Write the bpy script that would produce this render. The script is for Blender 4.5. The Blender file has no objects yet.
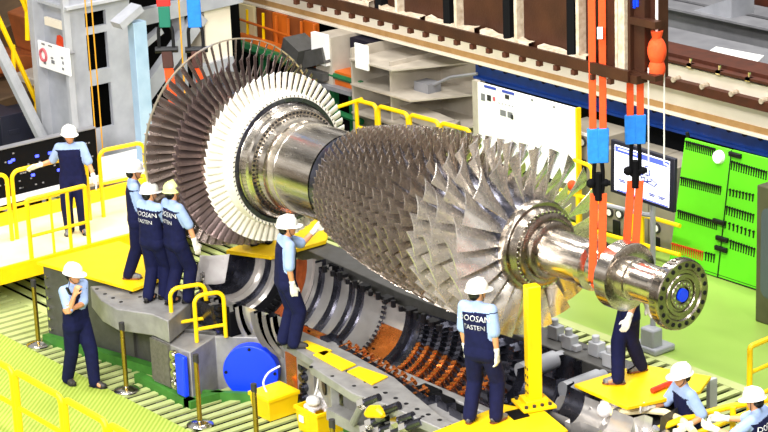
import bpy, bmesh, math, random
from mathutils import Vector, Matrix
from mathutils.bvhtree import BVHTree
random.seed(7)
S = bpy.context.scene
COL = S.collection
PI = math.pi
# ------------------------------------------------------------------ camera
FPX, PIT, ROL, YAW = 2330.0, 0.31346, 0.038614, -0.90957
CAM = Vector((21.0, -17.5, 12.0))
_cy, _sy = math.cos(YAW), math.sin(YAW)
_fh = Vector((_sy, _cy, 0)); _rt = Vector((_cy, -_sy, 0)); _up = Vector((0, 0, 1))
_fw = _fh*math.cos(PIT) - _up*math.sin(PIT)
_dn = -(_up*math.cos(PIT) + _fh*math.sin(PIT))
CR = _rt*math.cos(ROL) + _dn*math.sin(ROL)
CD = -_rt*math.sin(ROL) + _dn*math.cos(ROL)
CF = _fw
cd = bpy.data.cameras.new('camera'); cam = bpy.data.objects.new('camera', cd); COL.objects.link(cam)
cd.sensor_width = 36; cd.lens = 36*FPX/768; cd.clip_end = 300
mt = Matrix(((CR.x, -CD.x, -CF.x, CAM.x), (CR.y, -CD.y, -CF.y, CAM.y), (CR.z, -CD.z, -CF.z, CAM.z), (0, 0, 0, 1)))
cam.matrix_world = mt
S.camera = cam

def ray(x, y): return CR*((x-384)/FPX) + CD*((y-216)/FPX) + CF
def PZ(x, y, z): r = ray(x, y); return CAM + r*((z-CAM.z)/r.z)
def PY(x, y, Y): r = ray(x, y); return CAM + r*((Y-CAM.y)/r.y)
def PX(x, y, X): r = ray(x, y); return CAM + r*((X-CAM.x)/r.x)
def PD(x, y, d): return CAM + ray(x, y)*d
def depth(p): return (Vector(p)-CAM).dot(CF)

# ------------------------------------------------------------------ materials
def lin(h):
    h = h.lstrip('#'); o = []
    for i in (0, 2, 4):
        c = int(h[i:i+2], 16)/255
        o.append(c/12.92 if c <= .04045 else ((c+.055)/1.055)**2.4)
    return (*o, 1)
def mat(name, c, rough=.5, metal=0., c2=None, scale=6., amt=.5, bump=0., bscale=40., emit=0., stretch=None, spec=None, rvar=0.):
    m = bpy.data.materials.new(name); m.use_nodes = True
    nt = m.node_tree; N = nt.nodes; L = nt.links
    b = N['Principled BSDF']
    b.inputs['Roughness'].default_value = rough; b.inputs['Metallic'].default_value = metal
    b.inputs['Base Color'].default_value = lin(c)
    if spec is not None: b.inputs['Specular IOR Level'].default_value = spec
    tc = N.new('ShaderNodeTexCoord')
    src = tc.outputs['Object']
    if stretch:
        mp = N.new('ShaderNodeMapping'); mp.inputs['Scale'].default_value = stretch
        L.new(src, mp.inputs['Vector']); src = mp.outputs['Vector']
    if c2:
        n = N.new('ShaderNodeTexNoise'); n.inputs['Scale'].default_value = scale; n.inputs['Detail'].default_value = 5
        L.new(src, n.inputs['Vector'])
        r = N.new('ShaderNodeValToRGB'); r.color_ramp.elements[0].position = .5-amt*.4; r.color_ramp.elements[1].position = .5+amt*.4
        r.color_ramp.elements[0].color = lin(c); r.color_ramp.elements[1].color = lin(c2)
        L.new(n.outputs['Fac'], r.inputs['Fac']); L.new(r.outputs['Color'], b.inputs['Base Color'])
    if rvar:
        n3 = N.new('ShaderNodeTexNoise'); n3.inputs['Scale'].default_value = scale*1.7; n3.inputs['Detail'].default_value = 4
        L.new(src, n3.inputs['Vector'])
        mr = N.new('ShaderNodeMapRange'); mr.inputs['From Min'].default_value = .3; mr.inputs['From Max'].default_value = .7
        mr.inputs['To Min'].default_value = max(.02, rough-rvar); mr.inputs['To Max'].default_value = min(1, rough+rvar)
        L.new(n3.outputs['Fac'], mr.inputs['Value']); L.new(mr.outputs['Result'], b.inputs['Roughness'])
    if bump:
        n2 = N.new('ShaderNodeTexNoise'); n2.inputs['Scale'].default_value = bscale; n2.inputs['Detail'].default_value = 4
        L.new(src, n2.inputs['Vector'])
        bp = N.new('ShaderNodeBump'); bp.inputs['Strength'].default_value = bump; bp.inputs['Distance'].default_value = .02
        L.new(n2.outputs['Fac'], bp.inputs['Height']); L.new(bp.outputs['Normal'], b.inputs['Normal'])
    if emit:
        b.inputs['Emission Color'].default_value = lin(c); b.inputs['Emission Strength'].default_value = emit
    return m
M = dict(
 steel=mat('turned_steel', '#d6cfc6', .22, 1, '#b3a99c', 3, .8, stretch=(1, 6, 6), rvar=.06),
 steel_dark=mat('dark_steel', '#a79d90', .3, 1, '#776c5f', 4, .8, rvar=.08),
 blade=mat('compressor_blade_steel', '#e8e2db', .24, .78, '#cbc2b8', 5, .7, rvar=.08),
 blade2=mat('rear_blade_steel', '#d6c8bb', .24, .86, '#a99a8c', 4, .8, rvar=.1),
 hub=mat('hub_steel', '#a89f95', .26, 1, '#766c61', 5, .8, rvar=.08),
 white_blade=mat('glare_white_blade', '#f1ede4', .45, .0, '#dcd5c8', 9, .6),  # glare on the bright metal put into a white base colour
 dark_blade=mat('heat_dark_blade', '#86706a', .36, .7, '#544a4e', 3, .9, rvar=.1),
 last_blade=mat('heat_grey_blade', '#a8978c', .36, .75, '#7a6c69', 3, .9, rvar=.1),
 shroud=mat('shroud_strip', '#c9bda7', .35, .8),
 black=mat('black_metal', '#101014', .5, .0, spec=.3),
 blackp=mat('black_paint', '#08080b', .8, 0, spec=.12),
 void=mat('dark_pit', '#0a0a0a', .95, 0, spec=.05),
 ring_dark=mat('oiled_dark_steel', '#6a6b78', .26, .9, '#3a3b48', 4, .8, rvar=.08),
 ring_bright=mat('bright_ring_steel', '#dedad7', .2, .68, '#bdb8b4', 4, .8, rvar=.06),
 copper_and_reflection=mat('copper_and_reflection_steel', '#f2924a', .2, .8, '#d9762f', 3, .6, rvar=.1),  # orange reflection put into colour on lower vanes and liner; also an orange face
 rust=mat('rust_ring', '#b4561f', .5, .4, '#6a3318', 9, .9, bump=.2),
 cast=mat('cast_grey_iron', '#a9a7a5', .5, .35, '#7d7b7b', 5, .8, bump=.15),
 cast_dark=mat('cast_dark_grey_iron', '#5c5b5b', .55, .3, '#45443f', 6, .8, bump=.2),  # darker grey iron tone
 olive_iron=mat('ribbed_olive_iron', '#77746a', .6, .3, '#56544a', 14, .8, bump=.4),
 white_paint=mat('white_painted_steel', '#abadb4', .45, 0, '#92959d', 3, .6),
 yellow=mat('yellow_paint', '#ffd400', .42, 0, '#f5c400', 3, .6),
 yellow_plate=mat('yellow_plate_paint', '#ffd900', .5, 0, '#f0bd00', 4, .7, bump=.05),
 cream_yellow=mat('pale_yellow_and_glare_deck', '#f7e6a6', .55, 0, '#fff2c8', 2, .8),  # deck yellow lightened by painted glare; plain cream on other parts
 green_floor=mat('green_epoxy_floor', '#98b555', .35, 0, '#88a747', .8, .8),
 green_paint=mat('green_kerb_paint', '#3f7f2a', .6, 0, '#2f6620', 5, .6),
 grate=mat('pale_green_grating', '#b9c284', .5, 0, '#a2ad68', 1.5, .7),
 blue=mat('blue_plastic', '#0b3df0', .4, 0),
 blue_sling=mat('blue_sling_sleeve', '#1b86e8', .7, 0, '#1470cc', 12, .7, bump=.3),
 orange=mat('orange_webbing', '#f2541a', .75, 0, '#dd4a0e', 14, .7, bump=.3, stretch=(1, 1, 5)),
 red=mat('red_webbing', '#d8201c', .7, 0), greenweb=mat('green_webbing', '#0d6a55', .7, 0),
 brownsleeve=mat('brown_leather_sleeve', '#4d2620', .7, 0, '#38201c', 9, .7),
 beam=mat('weathered_brown_steel', '#4e2c1a', .5, .35, '#2c170e', 3, .9, bump=.15),
 weld=mat('pale_chalky_weld', '#d9cdb9', .7, 0, '#8d7458', 14, .9),
 cream=mat('cream_painted_girder', '#ece3d2', .5, 0, '#ded3bf', 2, .7),
 tan=mat('tan_stripe', '#b08a58', .6, 0, '#96713f', 6, .7),
 rustflange=mat('rust_brown_flange', '#5d2c1a', .6, .2, '#3f2014', 6, .8),
 blue_beam=mat('blue_girder_paint', '#123f94', .45, 0, '#0f3277', 5, .7),
 grey_paint=mat('grey_painted_steel', '#b9bbc0', .45, 0, '#a0a2a8', 3, .7),
 grey_mid=mat('mid_grey_paint', '#8b8b8f', .5, 0, '#737378', 3, .7),
 purple_dark=mat('dark_violet_steel', '#1c1926', .7, 0, spec=.2),
 blue_grey=mat('pale_blue_paint', '#a3bdd4', .45, 0, '#8ba8c2', 3, .7),
 lime=mat('lime_green_board', '#62d21a', .45, 0, '#57c512', 2, .6),
 cabinet=mat('taupe_cabinet_paint', '#8f887a', .5, 0, '#7d7668', 3, .6),
 olive=mat('dark_olive_cabinet', '#56563e', .45, .1, '#46462f', 3, .6),
 glass=mat('smoked_window', '#4a5456', .15, 0),
 rack=mat('green_rack_paint', '#1d6b3c', .5, 0, '#15552f', 5, .6),
 orange_panel=mat('orange_painted_panel', '#d9701c', .5, 0, '#b2500f', 3, .8),
 box_steel=mat('primer_pale_steel', '#c2b9ab', .5, .1, '#a0978a', 3, .8),
 brass=mat('brass_post', '#b5974c', .25, 1, '#94783a', 7, .7),
 chrome=mat('polished_base', '#d6d2ca', .18, 1),
 skin=mat('skin', '#d79a70', .5, 0, '#cc8c62', 12, .6),
 navy=mat('navy_cloth', '#121640', .85, 0, '#0c0f30', 14, .7, bump=.25, bscale=14, spec=.2),
 lblue=mat('light_blue_cloth', '#9fb4dd', .85, 0, '#90a6d2', 14, .7, bump=.25, bscale=14, spec=.2),
 helmet=mat('white_helmet', '#f3f1ec', .3, 0), helmet_g=mat('pale_lime_helmet', '#e2ea98', .3, 0), helmet_s=mat('grey_white_helmet', '#dad8d6', .35, 0),
 hair=mat('black_hair', '#15110f', .6, 0), glove=mat('white_knit_glove', '#efece6', .9, 0, '#dcd8d0', 30, .6, bump=.3, bscale=120),
 shoe=mat('dark_shoe', '#3b3836', .55, 0), shoe_g=mat('grey_shoe', '#8b8a8c', .6, 0, '#5f5e62', 30, .7), sole=mat('brown_sole', '#8d4f2a', .7, 0), sole_d=mat('black_sole', '#1c1a1a', .7, 0),
 white=mat('matt_white', '#f6f6f4', .6, 0), textwhite=mat('white_print', '#f7f7f5', .8, 0),
 paper=mat('white_sheet', '#f2efed', .7, 0, '#e4dcdc', 6, .6, bump=.3, bscale=9),
 plastic=mat('crumpled_clear_plastic', '#e9e6e6', .3, 0, '#cfcaca', 20, .8, bump=.6, bscale=25),
 redpink=mat('red_print', '#c9606a', .7, 0), ink=mat('blue_ink', '#3d4fb0', .6, 0), grey_ink=mat('grey_ink', '#77787c', .6, 0), dark_ink=mat('dark_ink', '#2c2a2b', .6, 0),
 cable=mat('white_cable', '#e6e4df', .5, 0), wire=mat('steel_wire', '#dcdad6', .45, .2),
 ropem=mat('ochre_rope', '#d89a1e', .7, 0),
 redstick=mat('red_stick', '#c83a16', .5, 0), orangecloth=mat('orange_bag_cloth', '#f4561c', .8, 0, '#d93f0c', 9, .8, bump=.6, bscale=12),
 junk=mat('brown_machinery', '#6b5236', .6, .3, '#3b2d20', 2, .9, bump=.2), junk2=mat('orange_machinery', '#b6622a', .6, .2, '#6a3c20', 2, .9),
 darkblue=mat('blueblack_container', '#1c1e30', .5, 0, '#12131f', 3, .7), wallm=mat('dim_hall_wall', '#3a3531', .8, 0, '#262220', .5, .9),
 bench=mat('white_bench_top', '#eceae6', .4, 0), teal=mat('teal_cloth', '#7fb7ad', .8, 0),
)
# screen: a lit panel
M['screen'] = mat('lit_screen', '#eef0ff', .3, 0, emit=.9)
M['screen_bar'] = mat('lit_screen_header', '#4a5bd8', .3, 0, emit=.7)
M['screen_ink'] = mat('lit_screen_drawing', '#3a4590', .3, 0, emit=.15)
M['led'] = mat('blue_indicator', '#3f4cff', .3, 0, emit=3)
# ribbed green walkway
def rib_mat():
    m = mat('ribbed_green_walkway', '#b5c650', .5, 0)
    nt = m.node_tree; N = nt.nodes; L = nt.links; b = N['Principled BSDF']
    tc = N.new('ShaderNodeTexCoord'); mp = N.new('ShaderNodeMapping'); mp.inputs['Rotation'].default_value = (0, 0, math.radians(48))
    w = N.new('ShaderNodeTexWave'); w.bands_direction = 'Y'; w.inputs['Scale'].default_value = 5.2; w.inputs['Distortion'].default_value = 0
    L.new(tc.outputs['Object'], mp.inputs['Vector']); L.new(mp.outputs['Vector'], w.inputs['Vector'])
    r = N.new('ShaderNodeValToRGB'); r.color_ramp.elements[0].color = lin('#8fa838'); r.color_ramp.elements[1].color = lin('#b3c457')
    L.new(w.outputs['Fac'], r.inputs['Fac']); L.new(r.outputs['Color'], b.inputs['Base Color'])
    bp = N.new('ShaderNodeBump'); bp.inputs['Strength'].default_value = .4; bp.inputs['Distance'].default_value = .02
    L.new(w.outputs['Fac'], bp.inputs['Height']); L.new(bp.outputs['Normal'], b.inputs['Normal'])
    return m
M['rib'] = rib_mat()

# ------------------------------------------------------------------ mesh builder
class MB:
    def __init__(s): s.v = []; s.f = []; s.mi = []
    def add(s, vs, fs, mi=0):
        o = len(s.v); s.v += [tuple(v) for v in vs]; s.f += [tuple(i+o for i in f) for f in fs]; s.mi += [mi]*len(fs)
        return s
    def box(s, c, d, rot=None, mi=0):
        c = Vector(c); h = Vector(d)/2; R = rot or Matrix.Identity(3)
        vs = [c + R @ Vector((x*h.x, y*h.y, z*h.z)) for x in (-1, 1) for y in (-1, 1) for z in (-1, 1)]
        return s.add(vs, [(0, 1, 3, 2), (4, 6, 7, 5), (0, 4, 5, 1), (2, 3, 7, 6), (0, 2, 6, 4), (1, 5, 7, 3)], mi)
    def bx(s, x0, x1, y0, y1, z0, z1, mi=0):
        return s.box(((x0+x1)/2, (y0+y1)/2, (z0+z1)/2), (abs(x1-x0), abs(y1-y0), abs(z1-z0)), None, mi)
    def prism(s, poly, z0, z1, mi=0):
        a = sum(poly[i][0]*poly[(i+1) % len(poly)][1]-poly[(i+1) % len(poly)][0]*poly[i][1] for i in range(len(poly)))
        if a < 0: poly = poly[::-1]
        n = len(poly)
        vs = [(p[0], p[1], z0) for p in poly]+[(p[0], p[1], z1) for p in poly]
        fs = [tuple(range(n))[::-1], tuple(range(n, 2*n))]+[(i, (i+1) % n, n+(i+1) % n, n+i) for i in range(n)]
        return s.add(vs, fs, mi)
    def frame(s, d):
        d = Vector(d).normalized(); u = d.cross(Vector((0, 0, 1)))
        if u.length < 1e-4: u = d.cross(Vector((0, 1, 0)))
        u.normalize(); return d, u, d.cross(u)
    def cyl(s, a, b, r0, r1=None, n=12, mi=0, caps=True):
        r1 = r0 if r1 is None else r1
        a = Vector(a); b = Vector(b); d, u, w = s.frame(b-a)
        vs = []
        for p, r in ((a, r0), (b, r1)):
            for i in range(n):
                t = 2*PI*i/n; vs.append(p+u*(r*math.cos(t))+w*(r*math.sin(t)))
        fs = [(i, (i+1) % n, n+(i+1) % n, n+i) for i in range(n)]
        if caps: fs += [tuple(range(n))[::-1], tuple(range(n, 2*n))]
        return s.add(vs, fs, mi)
    def tube(s, pts, r, n=8, mi=0):
        pts = [Vector(p) for p in pts]; vs = []; fs = []
        pu = None
        for k, p in enumerate(pts):
            d = (pts[min(k+1, len(pts)-1)]-pts[max(k-1, 0)]).normalized()
            if pu is None: _, u, w = s.frame(d)
            else:
                u = (pu-d*pu.dot(d)); u.normalize(); w = d.cross(u)
            pu = u
            for i in range(n):
                t = 2*PI*i/n; vs.append(p+u*(r*math.cos(t))+w*(r*math.sin(t)))
        for k in range(len(pts)-1):
            for i in range(n): fs.append((k*n+i, k*n+(i+1) % n, (k+1)*n+(i+1) % n, (k+1)*n+i))
        m = len(pts)-1
        fs += [tuple(range(n))[::-1], tuple(range(m*n, m*n+n))]
        return s.add(vs, fs, mi)
    def lathe(s, prof, c=(0, 0, 0), n=64, a0=0, a1=2*PI, mi=0, axis='X'):
        full = abs(a1-a0-2*PI) < 1e-6; m = n if full else n+1
        c = Vector(c); vs = []
        for x, r in prof:
            for i in range(m):
                t = a0+(a1-a0)*i/n
                if axis == 'X': vs.append(c+Vector((x, r*math.cos(t), r*math.sin(t))))
                else: vs.append(c+Vector((r*math.cos(t), r*math.sin(t), x)))
        fs = []
        for k in range(len(prof)-1):
            for i in range(n):
                j = (i+1) % m if full else i+1
                fs.append((k*m+i, k*m+j, (k+1)*m+j, (k+1)*m+i))
        return s.add(vs, fs, mi)
    def sphere(s, c, r, n=10, mi=0, sc=(1, 1, 1)):
        prof = [(-math.cos(PI*i/n), max(1e-4, math.sin(PI*i/n))) for i in range(n+1)]
        vs = []; fs = []; m = n*2; c = Vector(c)
        for x, q in prof:
            for i in range(m):
                t = 2*PI*i/m; vs.append(c+Vector((q*math.cos(t)*r*sc[0], q*math.sin(t)*r*sc[1], x*r*sc[2])))
        for k in range(n):
            for i in range(m): fs.append((k*m+i, k*m+(i+1) % m, (k+1)*m+(i+1) % m, (k+1)*m+i))
        return s.add(vs, fs, mi)
    def hull(s, sph, mi=0, n=6):
        bm = bmesh.new()
        for c, r in sph:
            rr = r if isinstance(r, (tuple, list)) else (r, r, r)
            mm = Matrix.Translation(Vector(c)) @ Matrix.Diagonal((*rr, 1))
            bmesh.ops.create_uvsphere(bm, u_segments=n*2, v_segments=n, radius=1, matrix=mm)
        res = bmesh.ops.convex_hull(bm, input=bm.verts[:])
        junk = [e for e in res['geom_interior'] if isinstance(e, bmesh.types.BMVert)]
        bmesh.ops.delete(bm, geom=junk, context='VERTS')
        bm.verts.ensure_lookup_table(); bm.verts.index_update()
        vs = [v.co.copy() for v in bm.verts]; fs = [[v.index for v in f.verts] for f in bm.faces]
        bm.free()
        return s.add(vs, fs, mi)
    def rotx(s, a):
        R = Matrix.Rotation(a, 3, 'X'); s.v = [tuple(R @ Vector(v)) for v in s.v]; return s
    def move(s, d):
        d = Vector(d); s.v = [tuple(Vector(v)+d) for v in s.v]; return s
    def merge(s, o):
        k = len(s.v); s.v += o.v; s.f += [tuple(i+k for i in f) for f in o.f]; s.mi += o.mi; return s
    def mesh(s, name, mats, smooth=True, origin=(0, 0, 0), ang=35, fixn=True):
        me = bpy.data.meshes.new(name)
        o = Vector(origin)
        me.from_pydata([tuple(Vector(v)-o) for v in s.v], [], s.f)
        if not isinstance(mats, (list, tuple)): mats = [mats]
        for m in mats: me.materials.append(M[m] if isinstance(m, str) else m)
        me.polygons.foreach_set('material_index', s.mi)
        if fixn:
            bm = bmesh.new(); bm.from_mesh(me)
            bmesh.ops.recalc_face_normals(bm, faces=bm.faces[:]); bm.to_mesh(me); bm.free()
        if smooth:
            me.shade_smooth(); me.set_sharp_from_angle(angle=math.radians(ang))
        me.update(); return me

def wloc(o):
    p = Vector((0, 0, 0))
    while o is not None: p = p+o.location; o = o.parent
    return p
def link(name, me, parent=None, loc=(0, 0, 0)):
    o = bpy.data.objects.new(name, me); COL.objects.link(o); o.location = loc
    if parent: o.parent = parent
    return o
def tag(o, label=None, cat=None, group=None, kind=None):
    if label: o['label'] = label
    if cat: o['category'] = cat
    if group: o['group'] = group
    if kind: o['kind'] = kind
    return o
def part(name, mb, mats, parent, label=None, smooth=True, kind=None, bevel=0, ang=35):
    """mesh child; mb is in world coordinates"""
    o = link(name, mb.mesh(name, mats, smooth, wloc(parent), ang), parent)
    if bevel: bev(o, bevel)
    tag(o, label, kind=kind); return o
def bev(o, w, seg=2):
    b = o.modifiers.new('bevel', 'BEVEL'); b.width = w; b.segments = seg; b.limit_method = 'ANGLE'; b.angle_limit = math.radians(40)
def islands(mb):
    par = list(range(len(mb.v)))
    def fd(i):
        while par[i] != i: par[i] = par[par[i]]; i = par[i]
        return i
    for f in mb.f:
        r = fd(f[0])
        for i in f[1:]:
            q = fd(i)
            if q != r: par[q] = r
    g = {}
    for k, f in enumerate(mb.f): g.setdefault(fd(f[0]), []).append(k)
    out = []
    for r, fs in g.items():
        m = MB(); ix = {}
        for k in fs:
            for i in mb.f[k]:
                if i not in ix: ix[i] = len(m.v); m.v.append(mb.v[i])
            m.f.append(tuple(ix[i] for i in mb.f[k])); m.mi.append(mb.mi[k])
        out.append(m)
    return out
def each(name, mb, mats, parent, label=None, bevel=0, per=1):
    """every loose piece of mb becomes a part of its own (per = pieces that belong together)"""
    isl = islands(mb); o = None
    for i in range(0, len(isl), per):
        m = MB()
        for q in isl[i:i+per]: m.merge(q)
        c = Vector((0, 0, 0))
        for v in m.v: c += Vector(v)
        c /= len(m.v)
        o = link(name, m.mesh(name, mats, True, c), parent, c-wloc(parent))
        if bevel: bev(o, bevel)
        tag(o, label)
    return o
def empty(name, loc, label=None, cat=None, group=None):
    o = bpy.data.objects.new(name, None); COL.objects.link(o); o.location = loc; o.empty_display_size = .2
    return tag(o, label, cat, group)
def solo(name, mb, mats, loc, label, cat, group=None, smooth=True, kind=None, bevel=0, ang=35):
    o = link(name, mb.mesh(name, mats, smooth, loc, ang), None, loc)
    if bevel: bev(o, bevel)
    return tag(o, label, cat, group, kind)
def struct(name, mb, mats, label=None, smooth=True, bevel=0):
    o = link(name, mb.mesh(name, mats, smooth)); o['kind'] = 'structure'
    if label: o['label'] = label
    if bevel: bev(o, bevel)
    return o
def dup(o, parent=None, loc=None):
    c = o.copy(); COL.objects.link(c)
    if parent is not None: c.parent = parent
    if loc is not None: c.location = loc
    for ch in list(o.children): dup(ch, c)
    return c
def arc(c, u, v, r, a0, a1, n=6):
    c = Vector(c); u = Vector(u); v = Vector(v)
    return [c+u*(r*math.cos(a0+(a1-a0)*i/n))+v*(r*math.sin(a0+(a1-a0)*i/n)) for i in range(n+1)]
def text_mb(txt, size, origin, u, v, ext=.004, align='LEFT'):
    """text laid on the plane spanned by u (reading) and v (up)"""
    c = bpy.data.curves.new('t', 'FONT'); c.body = txt; c.size = size; c.align_x = align; c.extrude = ext; c.resolution_u = 2
    o = bpy.data.objects.new('t', c); COL.objects.link(o)
    dg = bpy.context.evaluated_depsgraph_get(); me = bpy.data.meshes.new_from_object(o.evaluated_get(dg))
    mb = MB(); u = Vector(u).normalized(); v = Vector(v).normalized(); w = u.cross(v); og = Vector(origin)
    mb.add([og+u*p.co.x+v*p.co.y+w*p.co.z for p in me.vertices], [tuple(p.vertices) for p in me.polygons])
    bpy.data.objects.remove(o); bpy.data.curves.remove(c); bpy.data.meshes.remove(me)
    return mb

# ------------------------------------------------------------------ setting
b = MB(); b.bx(-40, 20, -20, 40, -.5, -.32); struct('floor', b, 'void', 'dark pit floor under the grating', False)
b = MB(); b.bx(-10.4, 14, 4.08, 22, -.3, 0); struct('floor', b, 'green_floor', 'smooth green painted hall floor', False)
b = MB(); b.bx(-16, 10, -9, -2.27, -.3, 0); struct('floor', b, 'rib', 'ribbed pale green walkway', False)
b = MB()
x = -7.4
while x < 7: b.bx(x, x+.105, -2.27, 4.08, -.035, -.005); x += .2
y = -1.3
while y < 4: b.bx(-13.5, -7.5, y, y+.105, -.035, -.005); y += .2
x = -13.4
while x < -7.5: b.bx(x, x+.118, -2.27, -1.36, -.1, -.005); x += .2
b.bx(-7.5, 7, 3.9, 4.08, -.1, 0)
b.bx(-13.5, -7.4, -1.36, -1.3, -.1, 0)
struct('floor', b, 'grate', 'slatted grating floor around the casing', False)
b = MB(); b.bx(-26, -14.8, -12, 22, -.3, -.02); struct('floor', b, 'void', 'dim floor behind the column', False)
b = MB(); b.bx(-26, -25.6, -14, 23, -.3, 10); struct('wall_left', b, 'wallm', None, False)
b = MB(); b.bx(-26, 14, 22, 22.4, -.3, 10); struct('wall_back', b, 'wallm', None, False)
# raised left platform
b = MB(); b.bx(-10.75, -8.72, -4.5, 3.4, .5, .6)
struct('floor', b, 'cream_yellow', 'raised deck behind the casing, yellow painted pale with glare', False)
b = MB(); b.bx(-8.72, -8.66, -4.5, 3.4, .42, .68); b.bx(-10.6, -10.4, -3, -2.8, -.3, .5); b.bx(-9.0, -8.8, -.2, 0, -.3, .5); b.bx(-10.6, -10.4, 2.9, 3.1, -.3, .5); b.bx(-9, -8.8, 2.9, 3.1, -.3, .5)
struct('trim_1', b, 'yellow', 'yellow toe board of the raised deck', False)
b = MB(); b.bx(-10.75, -10.68, -4.5, 3.4, .6, .8); struct('trim_2', b, 'yellow', 'yellow rear toe board of the raised deck', False)
b = MB()
b.prism([(-4.9, -1.84), (-3.5, -1.84), (-3.5, -1.72), (-4.9, -1.72)], -.1, .1)
b.prism([(-7.1, -2.0), (-4.9, -1.55), (-4.9, -1.4), (-7.1, -1.9)], -.1, .12)
b.prism([(-3.55, -1.84), (-3.5, -1.3), (-3.62, -1.3), (-3.67, -1.84)], -.1, .1)
b.prism([(-3.0, -.80), (1.4, -.80), (1.4, -.70), (-3.0, -.70)], -.1, .08)
b.prism([(-3.75, -1.46), (-3.02, -.84), (-2.97, -.90), (-3.7, -1.52)], -.1, .1)
struct('trim_3', b, 'green_paint', 'green kerb along the foot of the casing', False)

# ------------------------------------------------------------------ rotor
AZ = 3.07
def blade_mb(r0, r1, c0, c1, s0, s1, camber, th, nr=6, nc=5, flip=1):
    mb = MB(); rings = []
    for k in range(nr+1):
        t = k/nr; r = r0+(r1-r0)*t; ch = c0+(c1-c0)*t; st = math.radians(s0+(s1-s0)*t)
        cv = Vector((-math.cos(st), math.sin(st)*flip, 0)); nv = Vector((math.sin(st)*flip, math.cos(st), 0))
        up = []; lo = []
        for j in range(nc+1):
            q = -0.5+j/nc
            mid = cv*(q*ch)+nv*(camber*ch*(1-4*q*q))
            h = th*(1-.45*t)*(.15+.85*math.sqrt(max(0, 1-4*q*q)))
            up.append(mid+nv*h+Vector((0, 0, r))); lo.append(mid-nv*h+Vector((0, 0, r)))
        rings.append(up+lo[::-1])
    m = len(rings[0]); vs = [p for r in rings for p in r]; fs = []
    for k in range(nr):
        for i in range(m): fs.append((k*m+i, k*m+(i+1) % m, (k+1)*m+(i+1) % m, (k+1)*m+i))
    fs += [tuple(range(m))[::-1], tuple(range(nr*m, nr*m+m))]
    return mb.add(vs, fs)

rotor = empty('turbine_rotor', (0, 0, AZ), 'huge steel turbine rotor with rings of blades, hung in slings above the open casing', 'turbine rotor')
C0 = (0, 0, AZ)
# compressor drum
b = MB(); b.lathe([(-2.25, .62), (-2.02, .625), (-2.0, .63), (-1.0, .7), (-.2, .7), (.5, .64), (1.0, .56), (1.38, .53)], C0, 72)
part('compressor_drum', b, 'ring_dark', rotor)
b = MB(); b.lathe([(1.38, .2), (1.38, .56), (1.46, .56), (1.5, .54), (1.5, .5), (1.56, .48), (1.6, .47), (1.6, .44), (1.64, .44), (1.66, .40), (1.66, .36), (1.72, .35), (1.74, .3), (1.74, .1)], C0, 80)
hubp = part('front_hub', b, 'hub', rotor)
b = MB()
for i in range(44):
    t = 2*PI*i/44; p = Vector((1.6, .455*math.cos(t), AZ+.455*math.sin(t))); b.cyl(p, p+Vector((.022, 0, 0)), .014, n=8)
each('hub_bolt', b, 'chrome', hubp)
b = MB(); b.lathe([(1.7, .285), (2.3, .27), (2.36, .27), (2.38, .3), (2.46, .3), (2.48, .27), (2.5, .235), (2.82, .23), (2.84, .23)], C0, 64)
part('front_shaft', b, 'steel', rotor)
b = MB()
for i in range(30):
    t = 2*PI*i/30; p = Vector((2.62, .232*math.cos(t), AZ+.232*math.sin(t))); b.box(p, (.09, .02, .02), Matrix.Rotation(t, 3, 'X'))
each('balance_slot', b, 'black', rotor)
b = MB(); b.lathe([(2.82, .22), (2.82, .385), (2.83, .4), (3.01, .4), (3.02, .385), (3.02, .22)], C0, 80)
part('collar_disc', b, 'steel', rotor)
b = MB(); b.lathe([(3.0, .245), (3.12, .245), (3.13, .225), (3.5, .225), (3.52, .245), (3.6, .25), (3.68, .26), (3.76, .27)], C0, 64)
part('coupling_shaft', b, 'steel', rotor)
b = MB(); b.lathe([(3.7, .2), (3.7, .385), (3.72, .405), (3.84, .405), (3.855, .392), (3.855, .3), (3.835, .285), (3.835, .25), (3.85, .24), (3.85, .2), (3.83, .19), (3.83, .17), (3.845, .16), (3.845, .105), (3.82, .1), (3.82, .0005)], C0, 88)
cf = part('coupling_flange', b, 'hub', rotor)
for i in range(20):
    t = 2*PI*(i+.5)/20; p = Vector((3.845, .345*math.cos(t), AZ+.345*math.sin(t)))
    if i == 0:
        bb = MB(); bb.cyl((0, 0, 0), (.016, 0, 0), .026, n=12); bb.cyl((.01, 0, 0), (.024, 0, 0), .015, n=8)
        me = bb.mesh('flange_bolt', 'black')
    o = link('flange_bolt', me, cf, p-wloc(cf))
for i in range(14):
    t = 2*PI*i/14; p = Vector((3.842, .133*math.cos(t), AZ+.133*math.sin(t)))
    if i == 0:
        bb = MB(); bb.cyl((0, 0, 0), (.012, 0, 0), .014, n=8); me2 = bb.mesh('inner_bolt', 'chrome')
    link('inner_bolt', me2, cf, p-wloc(cf))
b = MB(); b.cyl((3.82, 0, AZ), (3.86, 0, AZ), .075, n=28); part('plug', b, 'blue', cf, 'bright blue round plug in the flange centre')
b = MB()
for i in range(40):
    t = 2*PI*i/40; p = Vector((3.77, .4*math.cos(t), AZ+.4*math.sin(t))); b.box(p, (.06, .03, .02), Matrix.Rotation(t, 3, 'X'))
each('rim_tooth', b, 'steel_dark', cf)
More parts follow.
